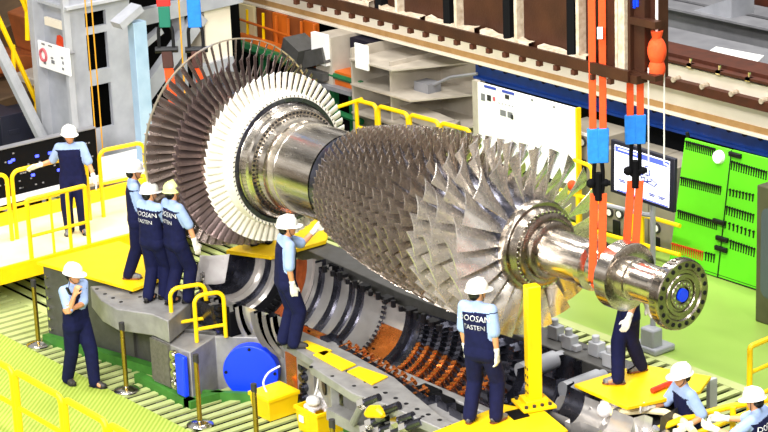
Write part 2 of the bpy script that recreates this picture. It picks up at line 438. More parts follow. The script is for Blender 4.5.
# compressor stages: x, tip r, hub r, chord0, chord1, count
stX = [1.2, .74, .41, .14, -.1, -.3, -.48, -.65, -.81, -.96, -1.11, -1.25, -1.39, -1.53, -1.67, -1.81, -1.94]
def tipr(x):
    pts = [(-1.95, .785), (-1.6, .875), (-1.2, .955), (-.5, 1.05), (.4, 1.1), (1.2, 1.14)]
    for (a, ra), (c, rc) in zip(pts, pts[1:]):
        if x <= c: return ra+(rc-ra)*(x-a)/(c-a)
    return pts[-1][1]
def hubr(x):
    pts = [(-2.0, .63), (-1.0, .7), (-.2, .7), (.5, .64), (1.0, .56), (1.4, .53)]
    for (a, ra), (c, rc) in zip(pts, pts[1:]):
        if x <= c: return ra+(rc-ra)*(x-a)/(c-a)
    return .53
cnt = [22, 26, 30, 34, 38, 42, 44, 46, 48, 50, 52, 54, 54, 56, 56, 56, 56]
chd = [.42, .34, .27, .21, .18, .16, .145, .135, .125, .118, .112, .107, .104, .10, .097, .094, .092]
rest = MB()
for k, xs in enumerate(stX):
    r0, r1 = hubr(xs)-.02, tipr(xs)
    bl = blade_mb(r0, r1, chd[k]*.92, chd[k]*1.2, 22 if k < 3 else 40, 60 if k < 3 else 58, .10, .014 if k < 3 else .008, 7 if k < 4 else 3, 5 if k < 4 else 3)
    if k < 3:
        me = bl.mesh('compressor_blade', 'blade', ang=60)
        for i in range(cnt[k]):
            o = link('compressor_blade', me, rotor, (xs, 0, 0)); o.rotation_euler = (2*PI*(i+.35)/cnt[k], 0, 0)
    else:
        for i in range(cnt[k]):
            q = MB().merge(bl); q.rotx(2*PI*(i+.3*(k % 3))/cnt[k]); q.move((xs, 0, AZ)); rest.merge(q)
part('rear_compressor_blade', rest, 'blade2', rotor, 'dense rows of smaller rear compressor blades', kind='stuff', ang=60)
# mid cylinder and hot end discs
b = MB(); b.lathe([(-2.3, .56), (-2.28, .62), (-3.0, .62), (-3.01, .612), (-3.03, .612), (-3.04, .62), (-3.24, .62)], C0, 96)
part('centre_drum', b, 'steel', rotor)
b = MB(); b.lathe([(-3.2, .6), (-3.22, .655), (-3.36, .67), (-3.37, .73), (-3.42, .745), (-3.44, .775), (-3.54, .785), (-3.56, .80), (-3.66, .80), (-3.7, .5)], C0, 96)
hot = part('turbine_disc', b, 'steel', rotor)
b = MB(); b.lathe([(-3.62, .795), (-3.57, .80), (-3.555, .81), (-3.555, .865), (-3.57, .875), (-3.62, .88), (-3.7, .88)], C0, 96); part('disc_rim', b, 'ring_dark', rotor, 'dark rim of the turbine disc')
b = MB()
for i in range(72):
    t = 2*PI*i/72; p = Vector((-3.365, .70*math.cos(t), AZ+.70*math.sin(t))); b.cyl(p-Vector((.01, 0, 0)), p+Vector((.008, 0, 0)), .017, n=8)
each('cooling_hole', b, 'black', hot)
b = MB(); b.lathe([(-3.56, .868), (-3.56, .905), (-3.62, .912), (-4.0, .92), (-4.0, .5)], C0, 96)
part('blade_platform', b, 'white_blade', rotor, 'white platform ring carrying the first blades, glare painted in')
b = MB()
for i in range(84):
    t = 2*PI*(i+.5)/84; p = Vector((-3.56, .888*math.cos(t), AZ+.888*math.sin(t))); b.box(p, (.012, .012, .03), Matrix.Rotation(t-PI/2, 3, 'X') @ Matrix.Rotation(.5, 3, 'X'))
each('platform_slot', b, 'cast_dark', rotor)
bl = blade_mb(.9, 1.165, .17, .15, 44, 58, .10, .02, 4, 5)
me = bl.mesh('first_turbine_blade', 'white_blade', ang=60)
N1 = 66
for i in range(N1):
    o = link('first_turbine_blade', me, rotor, (-3.82, 0, 0)); o.rotation_euler = (2*PI*i/N1, 0, 0)
b = MB(); b.lathe([(-3.95, .6), (-3.96, .93), (-4.05, .95), (-4.55, .97), (-4.56, .95), (-5.1, .95), (-5.12, .5), (-5.2, .3), (-6.15, .28), (-6.15, .01)], C0, 80)
part('turbine_drum', b, 'steel_dark', rotor)
bl = blade_mb(.95, 1.33, .24, .2, 36, 46, .07, .012, 5, 5)
me = bl.mesh('second_turbine_blade', 'dark_blade', ang=60)
for i in range(70):
    o = link('second_turbine_blade', me, rotor, (-4.3, 0, 0)); o.rotation_euler = (2*PI*(i+.4)/70, 0, 0)
bl = blade_mb(.95, 1.455, .24, .19, 34, 42, .04, .008, 6, 5)
me = bl.mesh('last_turbine_blade', 'last_blade', ang=60)
for i in range(66):
    o = link('last_turbine_blade', me, rotor, (-4.83, 0, 0)); o.rotation_euler = (2*PI*i/66, 0, 0)
b = MB(); b.lathe([(-4.85, 1.452), (-4.81, 1.452), (-4.81, 1.464), (-4.85, 1.464), (-4.85, 1.452)], C0, 120)
part('tip_shroud_ring', b, 'shroud', rotor, 'thin pale ring joining the last blade tips')

# ------------------------------------------------------------------ lower casing
CZ = 1.2
CC = (0, 0, CZ)
casing = empty('lower_casing', (-1, 0, 0), 'open lower half of the turbine casing, grey iron outside with dark and reflection-painted rings inside', 'turbine casing')
LO = (-PI, 0)
def half(prof, n=48, a0=-PI, a1=0, mb=None):
    mb = mb or MB(); return mb.lathe(prof, CC, n, a0, a1)
# near side blocks
b = MB()
e = [PZ(90, 286, 1.1), PZ(101, 300, 1.1), PZ(117, 309, 1.1), PZ(152, 314, 1.1), PZ(168, 321, 1.1), PZ(190, 303, 1.1), PZ(170, 280, 1.1)]
b.prism([(p.x, p.y) for p in e], .78, 1.1)
part('end_flange', b, 'cast', casing, bevel=.015)
b = MB()
for px, py in ((97, 289), (105, 294), (113, 298), (121, 302), (131, 293), (140, 297)):
    p = PZ(px, py, 1.1); b.cyl(p-Vector((0, 0, .02)), p+Vector((0, 0, .004)), .028, n=10)
each('bolt_hole', b, 'black', casing)
b = MB(); b.prism([(-5.9, -1.45), (-4.5, -1.45), (-3.9, -1.1), (-4.2, -.5), (-5.9, -.5)], -.3, .8)
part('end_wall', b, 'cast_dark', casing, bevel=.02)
b = MB()
b.prism([(-4.5, -1.77), (-3.62, -1.72), (-3.90, -1.12), (-3.15, -.46), (-2.6, -.46), (-2.6, -.3), (-4.7, -.4), (-4.7, -1.5)], -.3, .745)
part('exhaust_side_wall', b, 'cast', casing, bevel=.015)
b = MB(); p0 = PY(155, 339, -1.77); p1 = PY(171, 384, -1.77)
b.bx(-4.5, -4.06, -1.79, -1.74, .13, .74)
part('ribbed_panel', b, 'olive_iron', casing, 'olive ribbed iron end of the side wall')
b = MB()
for k in range(4):
    c = Vector((-3.93, -1.76, .64-.14*k)); b.cyl(c, c-Vector((0, .05, 0)), .07, n=16); b.cyl(c-Vector((0, .05, 0)), c-Vector((0, .07, 0)), .045, n=12)
each('port_stub', b, 'chrome', casing, per=2)
b = MB(); b.bx(-3.83, -3.62, -1.84, -1.76, .12, .70); part('long_cover', b, 'blue', casing, 'tall blue plastic cover over the ports', bevel=.02)
# blue round cover facing the gangway
nrm = Vector((.66, -.75, 0)).normalized(); dc = PZ(251, 372, .31)
b = MB(); b.cyl(dc-nrm*.14, dc+nrm*.03, .385, n=48); part('round_cover', b, 'blue', casing, 'large round blue cover over a side nozzle', bevel=.01)
u = Vector((-nrm.y, nrm.x, 0)); b = MB()
for a in (0, PI/2, PI): q = dc+nrm*.03+u*(.34*math.cos(a))+Vector((0, 0, .34*math.sin(a))); b.cyl(q, q+nrm*.015, .022, n=10)
each('cover_bolt', b, 'black', casing)
# main near flange
b = MB()
b.prism([(-2.5, -1.0), (-2.15, -1.24), (-1.3, -1.36), (-1.2, -1.5), (-.1, -1.68), (.5, -1.6), (1.6, -1.6), (1.6, -1.38), (1.16, -1.34), (.35, -1.12), (-.15, -.98), (-1.2, -.86), (-2.5, -.84)], 1.08, 1.2)
nf = part('near_flange', b, 'cast', casing, bevel=.012)
b = MB()
for k in range(13):
    t = k/12; xx = -1.15+2.65*t; yy = -1.12-.05*math.sin(t*3)-.22*t
    b.cyl((xx, yy-.1, 1.19), (xx, yy-.1, 1.204), .03, n=10)
    if k % 2 == 0: b.cyl((xx, -1.52, 1.19), (xx, -1.52, 1.204), .026, n=10)
each('flange_hole', b, 'black', nf)
b = MB(); b.prism([(-.95, -1.2), (1.5, -1.45), (1.5, -1.0), (-.95, -.85)], .48, 1.09); b.prism([(-3.05, -.6), (1.5, -.6), (1.5, -.45), (-3.05, -.45)], -.3, 1.0); b.prism([(-2.2, -1.0), (-.95, -1.1), (-.95, -.6), (-2.2, -.6)], .8, 1.09)
part('side_wall', b, 'cast', casing, bevel=.02)
b = MB(); b.bx(-2.82, -2.22, -.72, -.6, 0, .74); pp = part('valve_panel', b, 'cast', casing, bevel=.01)
b = MB(); b.bx(-2.815, -2.58, -.735, -.70, .02, .72); part('orange_face', b, 'copper_and_reflection', pp, 'orange coloured face')
b = MB()
for k in range(4):
    c = Vector((-2.40, -.72, .62-.145*k)); b.cyl(c, c-Vector((0, .07, 0)), .065, n=16); b.cyl(c-Vector((0, .07, 0)), c-Vector((0, .09, 0)), .04, n=14)
each('round_port', b, 'ring_dark', pp, per=2)
b = MB()
pt = PY(345, 388, -.6); b.cyl(pt, pt-Vector((0, .09, 0)), .13, n=24); part('side_port', b, 'black', casing)
b = MB(); b.prism([(-1.75, -.98), (-.95, -1.38), (-.9, -1.28), (-1.7, -.88)], .55, 1.09); part('side_plate', b, 'cast', casing, bevel=.01)
pt2 = Vector((-1.3, -1.21, .82)); n2 = Vector((-.45, -.9, 0)).normalized(); b = MB(); b.cyl(pt2, pt2+n2*.02, .13, n=24); part('port_hole', b, 'black', casing)
# bolted connections
b = MB(); b2 = MB(); b3 = MB()
for px, py in ((372, 400), (380, 420), (392, 408), (388, 428), (406, 418), (414, 424), (375, 426), (400, 430)):
    c = PY(px, py, -1.62); d = Vector((.75, .25, .42)).normalized()
    b.cyl(c-d*.12, c+d*.12, .05, n=14); b2.cyl(c-d*.2, c-d*.1, .075, n=6)
    b3.cyl(c-d*.55-Vector((0, -.2, .2)), c-d*.15, .05, n=10)
b3.prism([(-.9, -1.5), (1.3, -1.6), (1.3, -1.3), (-.9, -1.3)], .55, .7)
each('stud', b, 'ring_dark', casing); each('stud_nut', b2, 'chrome', casing); part('stud_blocks', b3, 'cast', casing)
# far flange
b = MB(); b.prism([(-5.2, 1.2), (-2.5, 1.0), (0, 1.08), (2.45, 1.08), (2.45, 1.48), (-5.2, 1.6)], 1.0, 1.2)
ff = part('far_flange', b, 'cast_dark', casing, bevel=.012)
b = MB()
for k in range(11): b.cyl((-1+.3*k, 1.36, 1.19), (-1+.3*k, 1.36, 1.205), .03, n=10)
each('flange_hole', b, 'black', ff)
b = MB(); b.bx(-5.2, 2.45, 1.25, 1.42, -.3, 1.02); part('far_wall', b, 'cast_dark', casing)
for k, (px, py) in enumerate(((570, 348), (597, 355), (611, 366), (556, 338))):
    c = PZ(px, py, 1.2); b = MB(); b.bx(c.x-.09, c.x+.09, c.y-.07, c.y+.07, 1.2, 1.38); b.cyl(c+Vector((-.02, 0, .18)), c+Vector((-.02, 0, .26)), .05, n=12); b.bx(c.x+.09, c.x+.17, c.y-.05, c.y+.05, 1.2, 1.28)
    part('mounting_lug', b, 'grey_paint', casing, bevel=.01)
b = MB()
for k in range(16):
    q = PZ(325+7.6*k, 272+3.9*k, 1.24)
    b.cyl(q, q+Vector((0, 0, random.uniform(.06, .14))), .035, n=8); 
    if k % 3 == 1: b.box(q+Vector((.05, .12, .0)), (.16, .12, .05))
each('far_stud', b, 'black', casing)
# interior rings  (r as function of X, opening upwards)
def shell(name, prof, m, label=None, n=56, a0=-PI, a1=0, ang=35):
    return part(name, half(prof, n, a0, a1), m, casing, label, ang=ang)
shell('bearing_cup', [(-5.5, .05), (-5.45, .42), (-5.2, .45), (-5.1, .45)], 'ring_dark')
shell('bearing_ring', [(-5.1, .44), (-5.1, .52), (-4.98, .53)], 'ring_bright'); shell('bearing_ring', [(-4.98, .53), (-4.97, .57), (-4.90, .58)], 'ring_dark')
shell('bearing_ring', [(-4.90, .58), (-4.89, .63), (-4.82, .65)], 'ring_bright')
shell('stud_ring', [(-4.82, .65), (-4.8, .76), (-4.62, .80)], 'black')
shell('rust_ring', [(-4.62, .80), (-4.6, .84), (-4.52, .86), (-4.5, .92)], 'rust', 'rust orange inner ring')
shell('exhaust_rim', [(-4.5, .92), (-4.48, 1.0), (-4.40, 1.02), (-4.36, .96)], 'ring_bright')
shell('exhaust_throat', [(-4.36, .96), (-4.34, 1.16), (-3.9, 1.16), (-3.86, .98)], 'ring_dark')
b = MB()
for i in range(26):
    t = -PI+PI*(i+.5)/26
    p = Vector((-4.70, .76*math.cos(t), CZ+.76*math.sin(t))); b.box(p, (.12, .05, .06), Matrix.Rotation(t, 3, 'X'))
    p = Vector((-4.1, 1.1*math.cos(t), CZ+1.1*math.sin(t))); b.box(p, (.2, .08, .1), Matrix.Rotation(t, 3, 'X'))
each('throat_stud', b, 'blackp', casing)
# bolted ring standing on the near side
b = MB(); half([(-3.98, 1.02), (-3.98, 1.14), (-3.9, 1.14), (-3.9, 1.02)], 40, -PI, -PI*.55, b); br = part('bolted_ring', b, 'ring_bright', casing)
b = MB()
for i in range(16):
    t = -PI+PI*.45*(i+.5)/16; p = Vector((-3.9, 1.08*math.cos(t), CZ+1.08*math.sin(t))); b.cyl(p, p+Vector((.09, 0, 0)), .04, n=6)
each('ring_nut', b, 'black', br)
b = MB(); b.bx(-4.0, -3.7, -1.0, -.8, .745, 1.1); b.bx(-4.45, -4.2, -1.0, -.75, .745, 1.15)
part('support_block', b, 'blackp', casing, bevel=.02)
segs = [(-4.28, .90, -4.12, .90, 'ring_bright'), (-4.12, .84, -4.02, .83, 'ring_dark'), (-4.02, .88, -3.72, .86, 'ring_bright'), (-3.72, .80, -3.6, .79, 'ring_dark'),
        (-3.6, .85, -3.3, .81, 'ring_bright'), (-3.3, .75, -3.22, .75, 'ring_dark'), (-3.22, .80, -3.08, .78, 'ring_bright'), (-3.08, .71, -2.94, .70, 'ring_dark'), (-2.94, .74, -2.44, .70, 'ring_bright')]
for (xa, ra, xb, rb, mm) in segs:
    shell('shroud_ring', [(xa, ra+.12), (xa, ra), (xb, rb), (xb, rb+.12)], mm)
b = MB()
for i in range(30):
    t = -PI+PI*(i+.5)/30; p = Vector((-2.41, .665*math.cos(t), CZ+.665*math.sin(t))); b.box(p, (.06, .04, .035), Matrix.Rotation(t, 3, 'X'))
each('seal_tooth', b, 'ring_dark', casing)
shell('liner_sector', [(-2.42, .80), (-2.42, .70), (-1.92, .69), (-1.92, .78)], 'copper_mix' if 'copper_mix' in M else 'ring_bright', 'bright steel liner', a0=-PI*.15, a1=0)
shell('liner_sector', [(-2.42, .80), (-2.42, .70), (-1.92, .69), (-1.92, .78)], 'copper_and_reflection', 'lower liner with orange reflection painted in', a0=-PI, a1=-PI*.15)  # lower sector carries the orange reflection as its colour
b = MB()
for i in range(14):
    t = -PI+PI*.7*(i+.5)/14; p = Vector((-2.3, .695*math.cos(t), CZ+.695*math.sin(t))); b.box(p, (.045, .02, .02), Matrix.Rotation(t, 3, 'X'))
each('liner_slot', b, 'blackp', casing)
shell('vane_carrier', [(-1.92, .80), (-1.9, .62), (-1.78, .60), (-1.76, .66), (-1.62, .66), (-1.6, .74), (-.8, .84), (0, .98), (.6, 1.08), (.62, 1.2)], 'ring_dark')
# stator vanes: individual rows
vx = [(-1.52, .62, .78, 34), (-1.35, .63, .80, 34), (-1.18, .64, .82, 33), (-1.0, .66, .85, 32), (-.82, .68, .88, 31), (-.63, .71, .91, 29), (-.43, .74, .95, 27), (-.22, .77, .99, 26), (.02, .81, 1.03, 24), (.3, .85, 1.07, 22)]
stuffv = [MB(), MB()]
for k, (xs, ri, ro, n) in enumerate(vx):
    bl = MB(); w = .075+.006*k
    bl.merge(blade_mb(ri, ro, w, w*1.1, -30, -30, .1, .013, 2, 4))
    bl.box((0, 0, ri), (w*.9, .04, .025), Matrix.Rotation(-.5, 3, 'Z'))
    me = {}
    for i in range(n):
        t = -PI+PI*(i+.5)/n      # angle of the radial direction in YZ
        reflect_side = t < -PI*.19  # lower vanes take the painted orange reflection
        mm = 'copper_and_reflection' if reflect_side else 'ring_dark'
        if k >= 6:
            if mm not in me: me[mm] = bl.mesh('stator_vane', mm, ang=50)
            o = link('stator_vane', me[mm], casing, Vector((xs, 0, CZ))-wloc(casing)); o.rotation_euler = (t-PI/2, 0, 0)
            if reflect_side: o['label'] = 'stator vane with orange reflection painted in'
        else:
            q = MB().merge(bl); q.rotx(t-PI/2); q.move((xs, 0, CZ)); stuffv[reflect_side].merge(q)
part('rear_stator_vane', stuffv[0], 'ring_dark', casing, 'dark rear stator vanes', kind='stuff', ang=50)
part('rear_stator_vane', stuffv[1], 'copper_and_reflection', casing, 'rear stator vanes with orange reflection painted in', kind='stuff', ang=50)
# black blocks on the near side under the vanes
b = MB()
for k in range(3):
    q = PZ(428+13*k, 388+9*k, 1.05); b.box(q-Vector((0, 0, .25)), (.34, .2, .5))
each('spacer_block', b, 'blackp', casing, bevel=.02)
# inlet
shell('inlet_ring', [(.62, 1.2), (.64, .98), (.72, .95), (.74, 1.04), (.95, 1.06), (.97, .98), (1.02, .97), (1.04, 1.1), (1.3, 1.12)], 'ring_dark')
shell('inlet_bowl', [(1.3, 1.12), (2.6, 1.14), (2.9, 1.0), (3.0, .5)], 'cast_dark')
shell('inner_hub', [(.7, .30), (.72, .44), (1.0, .46), (1.02, .40), (1.3, .40), (1.32, .50), (1.36, .52), (1.5, .52), (1.52, .38), (1.9, .34)], 'ring_dark')
shell('bearing_shell', [(1.9, .34), (1.92, .30), (2.3, .30), (2.32, .4), (2.42, .4), (2.44, .26), (2.8, .26), (2.82, .42), (2.95, .42)], 'ring_bright')
for (xs, zz) in ((.62, 1.12), (1.42, 1.1)):
    b = MB(); b.cyl((xs, .42, zz-.02), (xs+.02, .98, zz), .12, .12, n=20); b.cyl((xs+.02, .98, zz), (xs+.02, 1.12, zz), .09, n=20)
    part('inlet_strut', b, 'white_paint', casing, 'white inlet strut')
for a in (-35, -70, -110, -145):
    t = math.radians(a); b = MB(); b.cyl((1.42, .45*math.cos(t), CZ+.45*math.sin(t)), (1.42, 1.1*math.cos(t), CZ+1.1*math.sin(t)), .1, n=16)
    part('inlet_strut', b, 'ring_bright', casing)
b = MB(); b.bx(2.0, 2.9, -1.0, -.3, .5, 1.0); b.bx(2.55, 3.2, -.45, .35, .2, .72); b.bx(1.9, 2.3, .45, 1.0, .3, .9)
each('inlet_casting', b, 'cast_dark', casing, bevel=.03)
b = MB()
for k in range(9): q = Vector((2.0+.12*k, .3+.05*(k % 3), 1.0-.06*(k % 2))); b.cyl(q, q+Vector((.05, .02, .09)), .05, n=10); b.box(q+Vector((.02, .15, -.05)), (.1, .14, .1))
each('bearing_fitting', b, 'ring_bright', casing)

# white sheet on the bearing cup
b = MB()
o_ = PZ(213, 270, 1.2)
vs = []; fs = []
for i in range(7):
    for j in range(7):
        uu = i/6-.5; vv = j/6-.5
        vs.append(o_+Vector((.614, .789, 0))*(uu*.42+vv*.08)+Vector((-.40, .30, .80))*(vv*.44)+Vector((.6, -.5, .5))*(.25*uu*uu+random.uniform(-.03, .03)))
fs = [(i*7+j, (i+1)*7+j, (i+1)*7+j+1, i*7+j+1) for i in range(6) for j in range(6)]
b.add(vs, fs)
sh = solo('white_sheet', b, 'paper', o_, 'crumpled white protective sheet lying in the dark bearing cup at the exhaust end', 'sheet')
sol = sh.modifiers.new('s', 'SOLIDIFY'); sol.thickness = .012

# yellow plates & mats
def quad_plate(name, pts, z, th, m, label, cat, group=None, bevel=.006, extra=None):
    P = [PZ(x, y, z) for x, y in pts]; c = sum(P, Vector())/len(P); c.z = z-th
    b = MB(); b.prism([(p.x, p.y) for p in P], z-th, z)
    return solo(name, b, m, c, label, cat, group, bevel=bevel)
pl = empty('yellow_platform', (-6.2, -1.2, 0), 'yellow platform plate on a dark steel box at the exhaust end, behind the radio man', 'platform')
b = MB(); P4 = [PZ(37, 262, 1.2), PZ(119, 241, 1.2), PZ(170, 262, 1.2), PZ(165, 277, 1.2), PZ(133, 289, 1.2)]
b.prism([(p.x, p.y) for p in P4], 1.16, 1.2); part('top_plate', b, 'yellow_plate', pl)
b = MB(); A = PZ(40, 266, 1.15); B = PZ(126, 289, 1.15)
b.prism([(A.x+.02, A.y+.04), (B.x, B.y+.06), (B.x-.1, B.y+.6), (A.x+.1, A.y+.9)], -.3, 1.16); bo = part('box_stand', b, 'cast_dark', pl)
b = MB()
for k in range(6): b.cyl((A.x+.1, A.y+.06, .2+.16*k), (A.x+.1, A.y+.02, .2+.16*k), .025, n=8)
each('rivet', b, 'chrome', bo)
for i, pts in enumerate([((297, 343), (307, 340), (332, 350), (324, 356)), ((313, 354), (326, 350), (356, 364), (342, 370)), ((347, 371), (359, 366), (388, 376), (372, 384))]):
    quad_plate('yellow_mat', pts, 1.225, .022, 'yellow_plate', ['yellow mat on the near flange, at the boots of the man touching the blades', 'middle one of the three yellow mats in a row on the near flange', 'yellow mat on the near flange, nearest the reflection-painted vanes'][i], 'mat', 'yellow mats on the near flange')
quad_plate('yellow_platform', ((574, 384), (640, 364), (711, 376), (700, 391), (627, 407)), 1.25, .045, 'yellow_plate', 'yellow platform plate under the worker hidden behind the shaft disc', 'platform')
quad_plate('yellow_platform', ((226, 250), (262, 236), (318, 216), (330, 226), (326, 240), (271, 256)), 1.28, .06, 'yellow_plate', 'yellow plate on the far side of the casing, below the white blades', 'platform')
b = MB(); P3 = [PZ(432, 432, 1.26), PZ(503, 404, 1.26), PZ(545, 411, 1.26), PZ(568, 430, 1.26), PZ(520, 452, 1.26)]
c3 = sum(P3, Vector())/5; c3.z = 1.2
b.prism([(p.x, p.y) for p in P3], 1.205, 1.26)
yp = empty('yellow_platform', c3, 'yellow platform frame under the man in front of the big front blades', 'platform'); part('top_plate', b, 'yellow_plate', yp, bevel=.006)
q = [PZ(505, 412, 1.265), PZ(522, 408, 1.265), PZ(530, 416, 1.265), PZ(514, 420, 1.265)]
b = MB(); b.prism([(p.x, p.y) for p in q], 1.255, 1.268); part('dark_opening', b, 'blackp', yp)
# yellow column
pc = PZ(534, 405, 1.27)
yc = empty('yellow_post', pc, 'tall square yellow post rising in front of the front blades', 'post')
b = MB(); Rz = Matrix.Rotation(math.radians(-20), 3, 'Z'); b.box(pc+Vector((0, 0, .76)), (.15, .17, 1.5), Rz); part('column', b, 'yellow', yc, bevel=.012)
b = MB(); b.box(pc+Vector((0, 0, .02)), (.42, .42, .04), Rz); b.box(pc+Vector((0, 0, .07)), (.26, .28, .07), Rz); part('base_plate', b, 'yellow', yc, bevel=.008)
b = MB()
for i in range(2):
    for k in range(4): q = pc+Rz @ Vector((-.03+.06*i, -.088, .18+.1*k)); b.cyl(q, q+Rz @ Vector((0, .006, 0)), .018, n=8)
for sx in (-.16, .16):
    for k in range(4): q = pc+Rz @ Vector((sx, -.16+.1*k, .04)); b.cyl(q, q+Vector((0, 0, .03)), .022, n=6)
each('bolt', b, 'dark_ink', yc)
# guard hoops
def hoop(pl_, pr_, h, label):
    a = Vector(pl_); c = Vector(pr_); w = (c-a); L_ = w.length; w.normalize(); r = .12
    pts = [a, a+Vector((0, 0, h-r))]+arc(a+w*r+Vector((0, 0, h-r)), -w, Vector((0, 0, 1)), r, 0, PI/2)[1:]+arc(c-w*r+Vector((0, 0, h-r)), Vector((0, 0, 1)), w, r, 0, PI/2)+[c]
    e = empty('guard_hoop', (a+c)/2, label, 'guard rail', 'yellow guard hoops')
    b = MB(); b.tube(pts, .03, 10); part('hoop', b, 'yellow', e)
    b = MB(); b.tube([a+Vector((0, 0, .18)), c+Vector((0, 0, .18))], .025, 8); part('crossbar', b, 'yellow', e)
hoop(PZ(173, 336, .75), PZ(208, 330, .75), .68, 'rear left one of the two yellow guard hoops on the exhaust wall')
hoop(PZ(197, 342, .75), PZ(226, 337, .75), .66, 'front right one of the two yellow guard hoops, nearest the blue round cover')

# ------------------------------------------------------------------ lifting gear
bz = 5.47
lb = empty('lifting_beam', (0, 0, bz), 'weathered brown lifting beam with pale ribs above the rotor', 'lifting beam')
b = MB(); b.bx(-3.05, 3.40, -.14, .12, bz, bz+1.9); part('web', b, 'beam', lb)
b = MB(); b.bx(-3.0, 3.40, -.26, .2, bz-.02, bz+.07); b.prism([(-2.9, -.3), (3.3, -.3), (3.3, -.26), (-2.9, -.26)], bz-.01, bz+.12); part('bottom_flange', b, 'beam', lb)
for k, px in enumerate((320, 333, 346, 372, 384, 402, 452, 461, 512, 521, 576, 583)):
    c = PY(px, 10, -.16); b = MB(); ww = .024 if k % 2 else .06
    b.bx(c.x-ww, c.x+ww, -.25, -.14, bz+.07, bz+1.9)
    part('stiffener', b, 'weld' if k % 2 else 'blackp', lb, 'pale chalky stiffener edge' if k % 2 else None)  # black strips stand in for the dark gaps beside the pale edges
b = MB(); b.bx(3.1, 3.2, -.25, -.14, bz+.07, bz+1.9); b.bx(3.0, 3.04, -.2, -.14, bz+.07, bz+1.9); part('stiffener', b, 'weld', lb, 'pale stiffener by the beam end')
b = MB()
for k in range(21): xx = -2.8+.29*k; b.box((xx, -.27, bz-.05), (.06, .06, .06))
each('flange_bolt', b, 'rustflange', lb)
b = MB()
for xa, xb in ((-2.1, -1.3), (-1.1, -.3), (-.2, .7), (.8, 1.65), (1.8, 2.6)):
    n = 8
    pts = [(xa+(xb-xa)*i/n, bz+.09+.05*abs(i/n-.5)+random.uniform(-.015, .02)) for i in range(n+1)]
    vs = []
    for (xx, zz) in pts: vs += [(xx, -.262, bz+.06), (xx, -.262, zz+.04), (xx, -.16, zz+.05)]
    b.add(vs, [f for i in range(n) for f in ((3*i, 3*i+3, 3*i+4, 3*i+1), (3*i+1, 3*i+4, 3*i+5, 3*i+2))])
part('weld_ledge', b, 'weld', lb, 'chalky pale ledge above the flange')
b = MB(); b.bx(3.18, 3.24, -.2, .2, bz+.02, bz+1.9); b.bx(3.4, 3.52, -.05, .1, bz+.03, bz+1.9); b.bx(3.24, 3.62, -.2, -.1, bz+.62, bz+.7); b.bx(3.24, 3.62, -.2, -.08, bz+.04, bz+.1); part('end_plate', b, 'beam', lb)
b = MB(); q = PY(634, 4, -.15); b.box(q, (.04, .02, .09)); b.box(q+Vector((.05, 0, .03)), (.03, .02, .1)); b.box(q+Vector((-.05, 0, .0)), (.05, .02, .03)); part('chalk_mark', b, 'blue', lb, 'blue chalk marks')

def strap(b, p0, p1, w, th, mi=0):
    p0 = Vector(p0); p1 = Vector(p1); d = (p1-p0).normalized(); u = Vector((.62, .78, 0)); u = (u-d*u.dot(d)).normalized(); v = d.cross(u)
    vs = []
    for p in (p0, p1):
        for su, sv in ((-1, -1), (1, -1), (1, 1), (-1, 1)): vs.append(p+u*(su*w/2)+v*(sv*th/2))
    b.add(vs, [(0, 1, 2, 3), (4, 7, 6, 5), (0, 4, 5, 1), (1, 5, 6, 2), (2, 6, 7, 3), (3, 7, 4, 0)], mi)
def front_sling(Y, X, ztop, zb0, zb1, zs, label, zbot):
    e = empty('lifting_sling', (X, Y, zbot), label, 'lifting sling', 'front lifting slings')
    # upper webbing pair, blue sleeve, shackle, lower webbing
    b = MB()
    for s in (-1, 1):
        strap(b, (X-.035*s, Y-.045*s, ztop), (X-.035*s, Y-.045*s, zb0-.1), .08, .035)
    part('upper_webbing', b, 'orange', e, bevel=.006)
    b = MB()
    for s in (-1, 1): strap(b, (X-.037*s, Y-.047*s, zb0), (X-.033*s, Y-.042*s, zb1), .125, .07)
    part('blue_sleeve', b, 'blue_sling', e, 'blue protective sleeve', bevel=.012)
    b = MB()
    for s in (-1, 1): b.tube([(X-.02*s, Y-.03*s, zb1+.06), (X-.03*s, Y-.04*s, zb1-.1), (X-.03*s, Y-.04*s, zb1-.3), (X-.02*s, Y-.03*s, zb1-.38)], .024, 8)
    b.cyl((X-.09, Y-.1, zs), (X+.09, Y+.1, zs), .03, n=10); b.sphere((X-.05, Y-.065, zs), .055, 8); b.sphere((X+.05, Y+.065, zs), .045, 8)
    b.cyl((X, Y, zs+.12), (X, Y, zs-.2), .045, n=10)
    part('shackle', b, 'blackp', e)
    b = MB()
    sgn = 1 if Y > 0 else -1
    for s in (-1, 1):
        strap(b, (X-.035*s, Y-.035*s, zs-.12), (X-.04*s, sgn*.255-.035*s, zbot), .09, .03)
    part('lower_webbing', b, 'orange', e, bevel=.005)
    return e
front_sling(-.22, 2.74, 7.2, 4.82, 4.42, 4.18, 'nearer orange lifting sling with blue sleeve, in front of the lifting beam', AZ-.05)
front_sling(.36, 2.74, bz-.0, 4.86, 4.52, 4.2, 'farther orange lifting sling with blue sleeve, emerging below the lifting beam', AZ-.05)
b = MB()
for s in (-1, 1):
    pts = arc((2.68-.04*s, 0, AZ), Vector((0, 1, 0)), Vector((0, 0, -1)), .25, -.2, PI+.2, 14)
    for a_, c_ in zip(pts, pts[1:]): b.add([a_+Vector((-.035, 0, 0)), a_+Vector((.035, 0, 0)), c_+Vector((.035, 0, 0)), c_+Vector((-.035, 0, 0))], [(0, 1, 2, 3)])
o = solo('sling_loop', b, 'orange', (2.68, 0, AZ-.25), 'orange sling loop passing under the shaft beside the big disc', 'lifting sling')
o.modifiers.new('s', 'SOLIDIFY').thickness = .02
b = MB(); b.box((2.62, -.37, 6.0), (.1, .01, .16), Matrix.Rotation(.67, 3, 'Z'))
